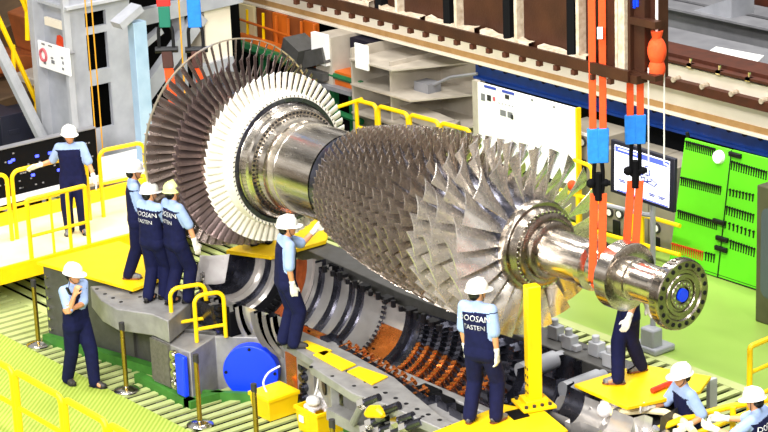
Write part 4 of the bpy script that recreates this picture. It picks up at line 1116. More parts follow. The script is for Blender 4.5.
for p, q in (((-.02, .02), (.12, .06)), ((.12, .06), (.16, -.04)), ((.16, -.04), (.02, -.1)), ((.02, -.1), (-.02, .02)), ((.05, .05), (.06, .2)), ((.06, .2), (.12, .22)), ((.12, .22), (.13, .06)), ((.0, -.02), (.15, .01)), ((.16, .0), (.24, -.06)), ((.24, -.06), (.2, -.12)), ((.2, -.12), (.05, -.08)), ((-.1, .0), (0, .04)), ((.1, -.1), (.09, .05)), ((.04, -.09), (.05, .05))): seg2(p, q)
for x0, x1, y in ((-.36, -.26, -.2), (-.34, -.25, -.23), (-.06, .03, -.24), (-.05, .02, -.27), (.12, .22, -.28), (.13, .2, -.31), (.27, .37, -.28), (.28, .35, -.31)): seg2((x0, y), (x1, y), .018)
part('drawing', b, 'screen_ink', pn)
b = MB(); b.box(cxy+nf_*.04+v_*(H_*.37)-u*(W_*.22), (W_*.3, H_*.03, .004), Rs); part('title', b, 'white', pn)
b = MB(); b.cyl(sp, (sp.x, sp.y, cxy.z+.2), .04, n=12); part('pole', b, 'grey_paint', sc)
b = MB(); q = Vector((sp.x, sp.y, cxy.z-H_*.5-.18)); b.tube([q+Vector((-.75, -.15, .0)), q+Vector((-.1, -.02, -.02)), q+Vector((.02, 0, 0))], .035, 8); part('bracket', b, 'grey_paint', sc)
b = MB(); b.box((sp.x, sp.y, .05), (.5, .4, .1)); b.box((sp.x+.05, sp.y-.08, .22), (.26, .2, .28)); part('base', b, 'white_paint', sc, bevel=.03)

# ------------------------------------------------------------------ green tool board and tools
tb = empty('tool_board', (-2, 6.95, 0), 'bright lime green tool board of two leaning panels full of black tools', 'tool board')
def TBP(px, py, off=0.0):
    # point on the leaning board plane: y = 6.93 + .2*z
    r = ray(px, py); n = Vector((0, -1, .2)); c0 = Vector((0, 6.93-off, 0)); t = (c0-CAM).dot(n)/r.dot(n); return CAM+r*t
for pts in ([(669, 262), (717, 277), (731, 150), (685, 138)], [(718, 277), (790, 300), (812, 170), (732, 150)]):
    Q = [TBP(*p) for p in pts]; dv = Vector((0, .04, .0))
    b = MB(); b.add(Q+[q+dv for q in Q], [(0, 1, 2, 3), (7, 6, 5, 4), (0, 4, 5, 1), (1, 5, 6, 2), (2, 6, 7, 3), (3, 7, 4, 0)]); part('board', b, 'lime', tb, bevel=.008)
b = MB(); Q = [TBP(717.5, 277), TBP(731.5, 150)]; b.tube([Q[0]+Vector((0, -.004, 0)), Q[1]+Vector((0, -.004, 0))], .008, 6); part('seam', b, 'black', tb)
b = MB(); 
for px in (672, 788): q = TBP(px, 262 if px < 700 else 296); b.cyl((q.x, q.y+.9, 0), (q.x-.1, 7.36, 2.0), .03, n=8)
b.bx(-3.1, -.8, 6.94, 7.0, 0, .06); part('leg', b, 'black', tb)
tq = TBP(720, 157); b = MB(); b.cyl(tq, tq-Vector((0, .07, -.01)), .11, .095, n=24); solo('round_lamp', b, 'white', tq, 'round white lamp fixed at the top of the lime tool board', 'lamp', bevel=.01)
def tool_mesh(n_, ln, m):
    b = MB(); b.box((0, -.012, -ln*.45), (.018, .014, ln*.8)); b.cyl((0, -.03, 0), (0, 0.0, 0), .016, n=8); b.cyl((0, -.022, -ln*.9), (0, -.004, -ln*.9), .014, n=8)
    return b.mesh(n_, m)
Tm = tool_mesh('spanner', .13, 'black'); Tr = tool_mesh('screwdriver', .15, 'redstick'); Th = tool_mesh('pliers', .10, 'black')
ORD = 'first second third fourth fifth sixth seventh eighth ninth tenth eleventh twelfth thirteenth fourteenth fifteenth sixteenth seventeenth eighteenth nineteenth twentieth'.split()
def row(p0, p1, n, me, name, label, group):
    for i in range(n):
        t = (i+.5)/n; q = TBP(p0[0]+(p1[0]-p0[0])*t, p0[1]+(p1[1]-p0[1])*t, .006)
        tag(link(name, me, None, q), ORD[i]+' from the left, '+label, name.replace('_', ' '), group)
row((686, 141), (716, 149), 16, Tm, 'spanner', 'black spanner in the top left row of the lime tool board', 'top left row of spanners')
row((681, 177), (722, 187), 20, Tm, 'spanner', 'black spanner in the second row of the left lime panel', 'second left row of spanners')
row((678, 210), (718, 222), 20, Tm, 'spanner', 'black spanner in the third row of the left lime panel', 'third left row of spanners')
row((672, 243), (704, 252), 15, Tr, 'screwdriver', 'red screwdriver in the lowest left row of the lime board', 'row of red screwdrivers')
row((705, 252), (716, 255), 4, Tm, 'spanner', 'dark tool at the right end of the red screwdriver row', 'dark tools ending the red row')
row((731, 161), (768, 172), 15, Tm, 'spanner', 'black spanner in the top row of the right lime panel', 'top right row of spanners')
row((729, 189), (755, 195), 8, Th, 'pliers', 'black pliers in the second row of the right lime panel', 'right row of pliers')
row((726, 206), (755, 215), 11, Tm, 'spanner', 'black spanner in the third row of the right lime panel', 'third right row of spanners')
row((724, 221), (756, 232), 8, Th, 'pliers', 'black pliers in the fourth row of the right lime panel', 'fourth right row of pliers')
row((730, 240), (756, 249), 10, Tm, 'spanner', 'black spanner in the lowest row of the right lime panel', 'lowest right row of spanners')
for k, (px, py) in enumerate(((719, 222), (722, 239), (721, 249), (735, 155))):
    q = TBP(px, py, .03); b = MB(); b.box(q, (.24, .05, .07)); b.box(q+Vector((0, -.03, .02)), (.18, .02, .02)); solo('tool_box', b, 'black', q, ['upper', 'middle', 'lower', 'topmost small'][k]+' black tool holder on the seam of the lime board', 'tool holder', 'black tool holders on the board seam', bevel=.006)
# right edge cabinet
q = PZ(755, 321, 0)
cb_ = empty('cabinet', (q.x+.5, q.y+.3, 0), 'dark olive cabinet with rounded smoked window at the right frame edge', 'cabinet')
b = MB(); b.bx(q.x, q.x+1.2, q.y, q.y+.7, 0, 2.06); part('body', b, 'olive', cb_, bevel=.02)
b = MB(); wpts = []
for cx_, cz_, a0 in ((.98, 1.62, 0), (.24, 1.62, PI/2), (.24, .55, PI), (.98, .55, 1.5*PI)): wpts += [(cx_+.14*math.cos(a0+PI/2*i/5), cz_+.14*math.sin(a0+PI/2*i/5)) for i in range(6)]
vs = [(q.x+x_, q.y-.012, z_) for x_, z_ in wpts]+[(q.x+x_, q.y+.02, z_) for x_, z_ in wpts]; n = len(wpts)
b.add(vs, [tuple(range(n)), tuple(range(n, 2*n))[::-1]]+[(i, (i+1) % n, n+(i+1) % n, n+i) for i in range(n)]); part('window', b, 'glass', cb_)
b = MB(); b.cyl((q.x+.25, q.y+.3, 2.06), (q.x+.25, q.y+.3, 2.18), .09, n=16); b.bx(q.x+.1, q.x+.6, q.y+.2, q.y+.4, 2.06, 2.11); part('vent', b, 'chrome', cb_)

# ------------------------------------------------------------------ control cabinet, poster board
cc = empty('control_cabinet', (-4.3, 7.4, 0), 'taupe control cabinets with gauges and sockets behind the slings', 'control cabinet')
for x0, x1 in ((-6.1, -5.0), (-4.98, -3.98), (-3.96, -3.35)):
    b = MB(); b.bx(x0, x1, 7.2, 7.9, .05, 1.45 if x0 > -5 else 1.6); part('housing', b, 'cabinet', cc, bevel=.015)
b = MB(); b2 = MB(); b3 = MB()
for px, py in ((583, 142), (592, 145), (610, 212), (620, 214), (629, 216), (657, 228)):
    q = PY(px, py, 7.2); b.cyl(q, q-Vector((0, .03, 0)), .085, n=18); b2.cyl(q-Vector((0, .03, 0)), q-Vector((0, .035, 0)), .055, n=16)
for px, py, w, h in ((584, 166, .12, .22), (617, 228, .16, .26), (600, 178, .1, .16), (657, 246, .14, .3), (641, 222, .1, .12)):
    q = PY(px, py, 7.2); b3.box(q, (w, .05, h))
each('gauge', b, 'dark_ink', cc); each('gauge_face', b2, 'white', cc); each('socket', b3, 'black', cc, bevel=.01)
b = MB(); q = PY(583, 134, 7.2); b.box(q, (.2, .012, .05)); part('name_plate', b, 'white', cc)
# yellow pipe frame before the cabinets
e = empty('pipe_railing', (-4.6, 6.7, 0), 'yellow pipe frame standing before the taupe control cabinets', 'railing')
def pb(p): return PY(p[0], p[1], 6.7)
b = MB(); p0 = pb((574, 160)); p1 = pb((592, 166)); q0 = Vector((p1.x, 6.7, 0)); b.tube([p0, p1+Vector((-.12, 0, 0))]+arc(p1+Vector((-.12, 0, -.12)), Vector((0, 0, 1)), Vector((1, 0, 0)), .12, 0, PI/2)[1:]+[q0], .035, 8); part('frame', b, 'yellow', e)
b = MB(); b.tube([pb((560, 190)), pb((612, 206)), pb((680, 226))], .035, 8); part('bar', b, 'yellow', e)
b = MB(); b.tube([pb((565, 222)), pb((612, 236)), pb((680, 255))], .035, 8); part('bar', b, 'yellow', e)
for px, py, w in ((640, 214, .07), (634, 212, .04), (578, 194, .04)): t_ = pb((px, py)); b = MB(); b.cyl((t_.x, 6.7, 0), t_, w, n=8); part('post', b, 'yellow', e)
b = MB()
for px, py in ((572, 185), (578, 186)): q = pb((px, py)); b.sphere(q, .08, 8)
each('fitting', b, 'orangecloth', e)
# poster board
T0 = PY(478, 81, 7.0); T1 = PY(577, 110, 7.0)
pbd = empty('poster_board', ((T0.x+T1.x)/2, 7.0, 0), 'white poster board with small pictures, standing behind the front blades', 'poster board')
zt = (T0.z+T1.z)/2
b = MB(); b.bx(T0.x, T1.x, 6.99, 7.03, .75, zt); part('panel', b, 'white', pbd)
b = MB(); b.bx(T1.x, T1.x+.04, 6.96, 7.05, 0, zt+.02); part('frame', b, 'yellow', pbd, 'yellow right post')
b = MB(); b.bx(T0.x-.12, T0.x, 6.97, 7.06, 0, zt+.02); part('frame', b, 'box_steel', pbd, 'pale grey left post')
def pbx(mb, x, y, w, h): q = PY(x, y, 6.985); mb.box(q, (w, .006, h))
b = MB(); pbx(b, 490, 87.5, .30, .045); pbx(b, 508, 92.5, .30, .045); each('header', b, 'ink', pbd)
b = MB(); pbx(b, 483, 97, .1, .12); pbx(b, 503, 113, .14, .1); pbx(b, 510, 115, .12, .1); each('picture', b, 'grey_ink', pbd)
b = MB(); pbx(b, 489, 98, .1, .1); pbx(b, 507, 97, .1, .07); pbx(b, 512, 117, .06, .08); each('picture', b, 'dark_ink', pbd)
b = MB(); pbx(b, 494, 99, .06, .07); part('picture', b, 'redpink', pbd)
b = MB()
for i in range(5): pbx(b, 499+3.4*i, 103+.9*i, .03, .015)
for px, py in ((532, 100), (554, 107)): pbx(b, px, py, .04, .03)
part('caption', b, 'grey_ink', pbd)

# ------------------------------------------------------------------ long girders behind
b = MB(); b.bx(-9.3, 8, 8.45, 9.3, 0, 1.66)
solo('dark_gap_support', b, 'blackp', (0, 8.9, 0), 'black block added as support and dark gap under the long blue and cream girders', 'support')  # block added as support; its black fills the dark gap
bb = empty('blue_girder', (-1, 8.35, 1.66), 'long blue girder with scalloped top under the cream girder', 'girder')
b = MB(); b.bx(-9.35, 8, 8.28, 8.6, 1.62, 1.86); b.bx(-9.35, 8, 8.22, 8.62, 1.60, 1.64); part('web', b, 'blue_beam', bb)
b = MB()
for i in range(52): b.cyl((-9.2+.33*i, 8.25, 1.87), (-9.2+.33*i, 8.45, 1.87), .055, n=8)
each('roller', b, 'purple_dark', bb, 'dark rollers along the top')
cg = empty('cream_girder', (-4, 8.6, 1.95), 'long cream girder with tan stripe and rust brown flange, crossing behind the lifting beam', 'girder')
b = MB(); b.bx(-24, 8, 8.1, 8.9, 1.97, 2.76); part('web', b, 'cream', cg)
b = MB(); b.bx(-24, 8, 8.085, 8.11, 2.0, 2.10); part('stripe', b, 'tan', cg, 'tan lower stripe')
b = MB(); b.bx(-24, 8, 8.02, 8.15, 1.95, 1.985); part('lower_edge', b, 'cream', cg)
b = MB(); b.bx(-24, 8, 7.98, 8.12, 2.40, 2.55); part('flange', b, 'rustflange', cg, 'rust brown flange')
b = MB(); b.bx(-24, 8, 8.2, 8.7, 2.76, 2.90); b.bx(-24, 8, 8.05, 8.9, 2.80, 2.84); part('top_flange', b, 'rustflange', cg, 'rust brown top flange')
b = MB(); b2 = MB()
for i in range(24):
    xx = -11+.62*i; b.cyl((xx, 7.95, 2.56), (xx, 8.1, 2.56), .045, n=10); b2.box((xx+.25, 8.1, 2.81), (.1, .1, .06)); b2.cyl((xx+.25, 8.1, 2.78), (xx+.25, 8.1, 2.92), .025, n=6)
each('clip', b, 'weld', cg); each('top_clip', b2, 'chrome', cg, per=2)
b = MB(); b.bx(-23.8, -23.4, 8.3, 8.8, 0, 1.97); b.bx(7.5, 7.9, 8.3, 8.8, 1.86, 1.97); part('leg', b, 'cast_dark', cg)
# beams stored behind the girder on the right
wp = [PY(712, 46, 11), PY(758, 55, 11)]
b = MB(); b.bx(-9, 8, 10.2, 12.4, 0, 1.9); solo('storage_block', b, 'grey_mid', (0, 11.3, 0), 'dark grey flat stack surface behind the cream girder at upper right', 'block')
b = MB(); z_ = 1.92; xa = PZ(716, 47, z_); xb = PZ(764, 56, z_); xc = PZ(756, 64, z_); xd = PZ(705, 54, z_); b.prism([(p.x, p.y) for p in (xa, xb, xc, xd)], 1.9, 1.93); solo('paper_sheet', b, 'white', (xa+xc)/2, 'bright white sheet lying on the dark grey surface at upper right', 'sheet')
ib = empty('steel_beam', (-2, 13.4, 0), 'long grey I-beam lying behind the cream girder at upper right', 'steel beam')
z0 = PY(700, 40, 13.2).z; z1 = PY(700, 13, 13.2).z
b = MB(); b.bx(-14, 8, 13.2, 13.3, z0, z1); part('web', b, 'grey_mid', ib)
b = MB(); b.bx(-14, 8, 13.0, 13.5, z1, z1+.04); b.bx(-14, 8, 13.15, 13.5, z0-.03, z0); part('flange', b, 'grey_mid', ib)
b = MB(); b.bx(-14, 8, 13.3, 13.7, 0, z0-.03); part('packing', b, 'purple_dark', ib, 'dark violet packing under the beam')
b = MB(); q0 = PY(692, 14, 13.1); q1 = PY(716, 0, 13.1); b.add([(q0.x, 13.15, z1+.04), (q0.x+.95, 13.15, z1+.04), (q0.x+.95, 13.15, z1+.42), (q0.x, 13.75, z1+.04), (q0.x+.95, 13.75, z1+.04), (q0.x+.95, 13.75, z1+.42)], [(0, 1, 2), (3, 5, 4), (0, 3, 4, 1), (1, 4, 5, 2), (0, 2, 5, 3)]); part('gusset', b, 'white_paint', ib, 'pale triangular gusset')
ib2 = empty('steel_beam', (-2, 15, 0), 'second grey beam behind the long I-beam at the top right corner', 'steel beam')
z2 = PY(700, 8, 14.6).z
b = MB(); b.bx(-14, 8, 14.6, 14.8, z2-.25, z2+.12); part('web', b, 'grey_mid', ib2); b = MB(); b.bx(-14, 8, 14.4, 15.0, z2+.12, z2+.16); part('flange', b, 'grey_mid', ib2); b = MB(); b.bx(-14, 8, 14.7, 15.1, 0, z2-.25); part('packing', b, 'purple_dark', ib2)
ib3 = empty('steel_beam', (-2, 16, 0), 'rust brown beam at the very top right behind the grey beams', 'steel beam')
z3 = PY(740, 2, 15.8).z; b = MB(); b.bx(-14, 8, 15.8, 16.1, 0, z3+.3); part('web', b, 'rustflange', ib3)

# ------------------------------------------------------------------ pale steel boxes, green rack
bxs = empty('steel_box_frame', (-10.3, 7.8, 0), 'open welded frame of pale steel plates and shelves behind the far yellow rail', 'steel frame')
yb = 7.35
def wall_(mb, x0, x1, y0, y1, z0, z1): mb.bx(x0, x1, y0, y1, z0, z1)
b = MB(); wall_(b, -11.75, -11.70, yb, 8.7, 0, 1.9); part('side_plate', b, 'box_steel', bxs)
b = MB(); wall_(b, -11.7, -9.2, 8.6, 8.65, 0, 1.85); part('back_plate', b, 'box_steel', bxs)
b = MB(); wall_(b, -10.75, -10.7, yb+.1, 8.6, 0, 1.8); part('divider', b, 'box_steel', bxs)
for zc, x1 in ((1.72, -9.9), (1.25, -9.4), (.72, -9.2)):
    b = MB(); b.prism([(-11.72, yb-.05), (x1-.6, yb-.05), (x1, 8.6), (-11.72, 8.6)], zc-.03, zc); part('shelf', b, 'box_steel', bxs)
b = MB(); q = PY(363, 56, yb-.02); b.bx(q.x-.19, q.x+.19, yb-.06, yb-.03, q.z-.24, q.z+.22); part('white_plate', b, 'white', bxs, 'bright white square plate')
b = MB(); b.box((-10.1, 7.7, .85), (1.5, .35, .2), Matrix.Rotation(-.15, 3, 'Z')); b.box((-9.4, 7.7, .85), (.3, .3, .12), Matrix.Rotation(.5, 3, 'Z')); solo('steel_billet', b, 'box_steel', (-10.1, 7.7, .72), 'pale tilted steel beam lying on the lowest shelf of the welded frame', 'steel beam', bevel=.02)
b = MB(); b.tube([(-10.3, 7.9, 1.3), (-9.7, 8.0, 1.6), (-9.1, 8.1, 1.75)], .03, 6); b.bx(-10.5, -10.1, 7.8, 8.1, 1.25, 1.42); solo('clamp_arm', b, 'grey_mid', (-9.8, 8, 1.25), 'grey rod with dark clamp on the middle shelf of the welded frame', 'rod')
b2 = empty('steel_plate_unit', (-13, 7.8, 0), 'smaller pale steel unit with bright white square plate, left of the welded frame', 'steel frame')
b = MB(); b.bx(-12.95, -12.45, yb+.1, 8.6, 1.0, 1.95); part('body', b, 'box_steel', b2); b = MB(); b.bx(-12.93, -12.5, yb, yb+.1, 1.42, 2.0); part('white_plate', b, 'white', b2)
b = MB(); b.bx(-12.4, -11.8, yb+.5, 8.6, 1.1, 1.9); part('dark_recess', b, 'purple_dark', b2); b = MB(); b.bx(-13, -11.8, yb, 8.6, .98, 1.06); part('shelf', b, 'grey_mid', b2); b = MB(); b.bx(-12.9, -12.8, 7.6, 7.7, 0, 1); b.bx(-12, -11.9, 7.6, 7.7, 0, 1); part('leg', b, 'grey_mid', b2)
rk = empty('storage_rack', (-14, 7.9, 0), 'green steel rack carrying orange panels behind the turbine blades', 'rack')
def rackline(p, q, Y, r=.06):
    b = MB(); A_ = PY(*p, Y); B_ = PY(*q, Y); b.tube([A_, B_], r, 6); return b
part('beam', rackline((232, 42), (345, 80), 7.6, .10), 'rack', rk); part('beam', rackline((330, 74), (362, 84), 7.5, .06), 'rack', rk)
part('beam', rackline((325, 108), (362, 122), 7.4, .06), 'rack', rk)
for px, py in ((333, 72), (352, 78), (300, 62), (262, 50)):
    t_ = PY(px, py, 7.6); b = MB(); b.bx(t_.x-.06, t_.x+.06, 7.55, 7.67, 0, t_.z); part('post', b, 'rack', rk)
b = MB(); b.bx(-19, -9.4, 9.3, 9.5, -.3, 1.9); part('dark_backing', b, 'void', rk)  # near-black sheet added to darken the space behind the rack
for x0, x1, mm in ((232, 256, 'cream_yellow'), (258, 273, 'junk2'), (274, 288, 'orange_panel'), (289, 303, 'junk2'), (304, 318, 'orange_panel')):
    b = MB(); b.bx(PY(x0, 30, 8.0).x, PY(x1, 40, 8.0).x, 7.98, 8.04, 1.25, 1.94); part('panel', b, mm, rk)
b = MB(); b.bx(PY(320, 68, 7.7).x, PY(360, 76, 7.7).x, 7.5, 7.9, 1.0, 1.32); part('orange_box', b, 'orange_panel', rk)
for px in (247, 263, 276, 288, 301, 314):
    b = rackline((px, 8+.22*(px-240)), (px+1, 40+.3*(px-240)), 7.85, .03); part('upright', b, 'yellow' if px < 270 else 'orange_panel', rk)
part('rail', rackline((236, 18), (330, 50), 7.84, .025), 'orange_panel', rk)
part('orange_load', rackline((240, 38), (300, 56), 7.8, .12), 'orange_panel', rk)
b = MB(); q = PY(300, 50, 7.4); b.box(q, (.5, .5, .35), Matrix.Rotation(.4, 3, 'Y')); b.box(q+Vector((.5, .1, -.05)), (.7, .4, .3), Matrix.Rotation(-.3, 3, 'Y')); b.bx(q.x-.1, q.x+.8, q.y-.1, q.y+.2, q.z-.45, q.z-.3); solo('scrap_bundle', b, 'cast_dark', (q.x, q.y, q.z-.45), 'dark bundle of metal pieces on the green rack right of the ring', 'bundle')
b = MB(); q = PY(291, 52, 7.3); b.box(q, (.16, .02, .3), Matrix.Rotation(.4, 3, 'Y')); solo('blue_folder', b, 'blue_grey', q, 'pale blue sheet leaning on the dark bundle on the green rack', 'sheet')

# ------------------------------------------------------------------ left column and background machinery
XC = -12.4
K0 = PX(68, 0, XC); K1 = PX(129, 0, XC); yk0, yk1 = K0.y, K1.y
kL = PY(39, 0, yk0).x
col = empty('steel_column', (XC-.4, (yk0+yk1)/2, -.1), 'massive light grey built-up steel column at upper left with three dark openings', 'column')
def XCz(px, py): return PX(px, py, XC)
b = MB(); th_ = .08
# front plate with three openings
ys = [yk0, XCz(88, 60).y, XCz(109, 60).y, yk1]
zo = [(XCz(98, 26).z, XCz(98, 11).z), (XCz(98, 70).z, XCz(98, 33).z), (XCz(102, 128).z, XCz(102, 84).z)]
b.bx(XC-th_, XC, ys[0], ys[1], -.1, 7); b.bx(XC-th_, XC, ys[2], ys[3], -.1, 7)
zz_ = sorted(zo); lo = -.1
for z0_, z1_ in zz_: b.bx(XC-th_, XC, ys[1], ys[2], lo, z0_); lo = z1_
b.bx(XC-th_, XC, ys[1], ys[2], lo, 7); part('front_plate', b, 'white_paint', col)
b = MB(); b.bx(kL, XC-th_, yk0, yk0+.05, -.1, 7); b.bx(kL, XC-th_, yk1-.05, yk1, -.1, 7); b.bx(kL-.05, kL, yk0-.1, yk1, -.1, 7); part('side_plate', b, 'white_paint', col)
b = MB(); b.bx(kL-.06, kL+.1, yk0-.2, yk0+.02, -.1, 7); b.bx(XC-.06, XC+.02, yk0-.12, yk0, -.1, 7); part('edge_flange', b, 'grey_paint', col)
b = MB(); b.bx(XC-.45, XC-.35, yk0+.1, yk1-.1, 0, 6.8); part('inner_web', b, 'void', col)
b = MB(); b.bx(kL, XC+.1, yk0-.1, yk1+.8, XCz(68, 9).z, XCz(68, 6).z); part('top_ledge', b, 'grey_paint', col)
# notice on the column
A_ = PY(38.5, 40, yk0-.14); B_ = PY(68.5, 49, yk0-.14); C_ = PY(68.5, 75, yk0-.14)
nb = empty('notice_board', (A_+C_)/2, 'white notice with red emblem fixed to the left side of the grey column', 'notice')
b = MB(); b.bx(A_.x, B_.x+.02, yk0-.16, yk0-.13, (C_.z+PY(40, 66, yk0-.14).z)/2, (A_.z+B_.z)/2); part('panel', b, 'white', nb)
def nbx(mb, x, y, w, h): q = PY(x, y, yk0-.165); mb.box(q, (w, .008, h))
b = MB(); q = PY(43.5, 55, yk0-.165); b.lathe([(q.x, .001), (q.x, .1)], (0, 0, 0), 20) if False else None
ringp = arc(q, Vector((1, 0, 0)), Vector((0, 0, 1)), .10, 0, 2*PI, 16); b.tube(ringp, .028, 5); part('emblem', b, 'redpink', nb)
b = MB(); nbx(b, 53, 62, .1, .06); nbx(b, 52, 58, .07, .03); nbx(b, 62, 58, .06, .03); nbx(b, 63, 63, .04, .05); nbx(b, 45, 63, .07, .04); nbx(b, 50, 46, .12, .02); nbx(b, 43, 44, .1, .03); nbx(b, 63, 69, .05, .04); part('writing', b, 'grey_ink', nb)
b = MB(); b.cyl((A_.x+.1, yk0-.13, A_.z-.1), (A_.x+.1, yk0+.02, A_.z-.1), .02, n=6); b.cyl((B_.x-.1, yk0-.13, A_.z-.1), (B_.x-.1, yk0+.02, A_.z-.1), .02, n=6); each('clip', b, 'grey_mid', nb)
b = MB(); nbp = PY(61, 42, yk0-.1); b.box(nbp, (.2, .06, .16), Matrix.Rotation(.3, 3, 'Y')); solo('red_tag', b, 'redstick', nbp, 'small red tag just above the white notice on the column', 'tag')
b = MB(); q = PY(54, 23, yk0-.1); b.box(q, (.55, .05, .14)); solo('label_plate', b, 'cream', q, 'pale label plate above the white notice on the column', 'plate')
# yellow hanging ropes in front of column
for px0, px1, lab in ((87, 93, 'left of two thin yellow ropes hanging before the grey column'), (93.5, 99, 'right of two thin yellow ropes hanging before the grey column')):
    X_ = XC+.4; p0 = PX(px0, -20, X_); p1 = PX(px1, 150, X_)
    b = MB(); b.cyl((X_, (p0.y+p1.y)/2, 0), (X_, (p0.y+p1.y)/2-.0, 6.5), .012, n=6); o = solo('rope', b, 'ropem', (X_, (p0.y+p1.y)/2, 0), lab, 'rope', 'yellow ropes by the column')
p0 = PX(180, 20, -9.2); b = MB(); b.cyl((-9.2, p0.y, .6), (-9.2, p0.y, 6.5), .013, n=6); solo('rope', b, 'ropem', (-9.2, p0.y, .6), 'thin yellow rope hanging between the two rear slings', 'rope')
# light blue post
X_ = -11.2; pA = PX(136, 60, X_); pB = PX(149, 60, X_)
lp = empty('blue_post', (X_, pA.y, 0), 'pale blue square steel post right of the grey column', 'post')
b = MB(); b.bx(X_-.2, X_, pA.y, pB.y, 0, PX(140, 22, X_).z); part('shaft', b, 'blue_grey', lp, bevel=.01)
b = MB(); b.box((X_-.1, pA.y-.05, PX(140, 15, X_).z), (.3, .5, .12), Matrix.Rotation(.5, 3, 'X')); part('head_plate', b, 'white_paint', lp)
b = MB(); b.bx(X_-.3, X_+.1, pA.y-.1, pB.y+.1, 0, .05); part('foot_plate', b, 'blue_grey', lp)
# second frame with diagonals
f2 = empty('braced_frame', (-13, 4, 0), 'white braced steel frame with diagonal members behind the rear slings', 'steel frame')
X_ = -13.0
def fbar(p, q, w, m='white_paint', nm='member', X=None):
    X = X or X_; A_ = PX(*p, X); B_ = PX(*q, X); b = MB(); d = (B_-A_); L_ = d.length
    ang = math.atan2(d.z, d.y); b.box((A_+B_)/2, (.18, L_, w), Matrix.Rotation(ang, 3, 'X')); part(nm, b, m, f2)
fbar((128, 20), (240, -6), .28); fbar((132, 112), (200, 15), .28, nm='brace'); fbar((125, 60), (160, 30), .1, nm='brace')
pA = PX(207, 60, X_); pB = PX(233, 60, X_); b = MB(); b.bx(X_-.5, X_, pA.y, pB.y, 0, 6.5); part('post', b, 'cream', f2)
pA = PX(183, 60, X_); pB = PX(187, 60, X_); b = MB(); b.bx(X_-.3, X_, pA.y, pB.y, 0, 6.5); part('post', b, 'white_paint', f2)
fbar((196, 78), (232, 66), .4, nm='member')
# dark wall panel behind the frame
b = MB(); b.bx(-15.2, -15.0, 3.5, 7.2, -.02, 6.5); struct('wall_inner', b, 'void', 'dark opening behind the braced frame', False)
# bench
bn = empty('bench', (-11.2, 1.8, 0), 'white topped bench behind the raised deck rail right of the man', 'bench')
b = MB(); b.bx(-12.0, -10.85, .9, 3.4, .82, .9); part('top', b, 'bench', bn, bevel=.01)
for xx, yy in ((-10.95, 1.0), (-10.95, 3.3), (-11.9, 1.0), (-11.9, 3.3)): b = MB(); b.cyl((xx, yy, 0), (xx, yy, .82), .035, n=8); part('leg', b, 'grey_paint', bn)
b = MB(); b.bx(-10.92, -10.88, 1.05, 1.75, .3, .75); solo('orange_sheet', b, 'orange_panel', (-10.9, 1.4, .3), 'orange brown board below the white bench behind the deck', 'board')
# black instrument panel on white stand
bp_ = empty('instrument_panel', (-10.95, 0, 0), 'long black perforated panel with blue lights behind the man on the deck', 'panel')
y1_ = PX(95, 122, -10.9).y
b = MB(); b.bx(-11.02, -10.9, -4.5, y1_, .98, 1.78); part('panel', b, 'blackp', bp_, bevel=.01)
b = MB(); b.bx(-11.03, -10.88, -4.5, y1_, 1.78, 1.80); part('top_edge', b, 'grey_mid', bp_)
b = MB(); b.bx(-11.25, -10.8, -4.5, y1_, .9, .98); part('ledge', b, 'bench', bp_)
b = MB(); random.seed(3)
for i in range(80): yy = random.uniform(-3, y1_-.05); z_ = random.choice((1.08, 1.2, 1.32, 1.44, 1.56, 1.68)); b.box((-10.895, yy, z_), (.012, .03, .02))
each('fastener', b, 'grey_mid', bp_)
b = MB()
for px, py in ((33, 175), (59, 170), (13, 160), (37, 156), (50, 153), (10, 162)): q = PX(px, py, -10.89); b.box(q, (.02, .06, .04))
each('indicator_light', b, 'led', bp_, 'small blue light')
for yy in (-3.0, -1.2, .4, 1.2):
    b = MB(); b.cyl((-11.0, yy, 0), (-11.0, yy, .9), .035, n=8); part('leg', b, 'grey_paint', bp_)
b = MB(); b.tube([(-10.95, -.6, .9), (-10.95, .9, .1)], .03, 8); b.tube([(-10.95, -.6, .9), (-10.95, -.3, .05)], .03, 8); part('brace', b, 'grey_paint', bp_)
b = MB(); b.bx(-12.2, -11.7, -5, .9, -.3, .88); solo('dark_skirt', b, 'blackp', (-12, -2, 0), 'black skirting box below the instrument panel', 'box')
# stairs with yellow hand rails at upper left
X_ = -13.6
sr = empty('stair_rail', PX(20, 140, X_), 'yellow sloping stair hand rails at the upper left corner', 'stair rail')
def srb(p, q, r, nm='bar'): b = MB(); b.tube([PX(*p, X_), PX(*q, X_)], r, 8); part(nm, b, 'yellow', sr)
srb((-6, 8), (47, 125), .045); srb((-10, 28), (34, 112), .04); srb((20, -6), (48, 62), .045); srb((27, -6), (28, 40), .05, 'post'); srb((13, 45), (14, 82), .04, 'post'); srb((36, 84), (37, 125), .04, 'post')
b = MB(); b.tube([PX(-6, 40, X_+.4), PX(43, 140, X_+.4)], .11, 8); solo('grey_strut', b, 'grey_paint', PX(43, 140, X_+.4), 'grey sloping steel strut left of the column below the stairs', 'strut')
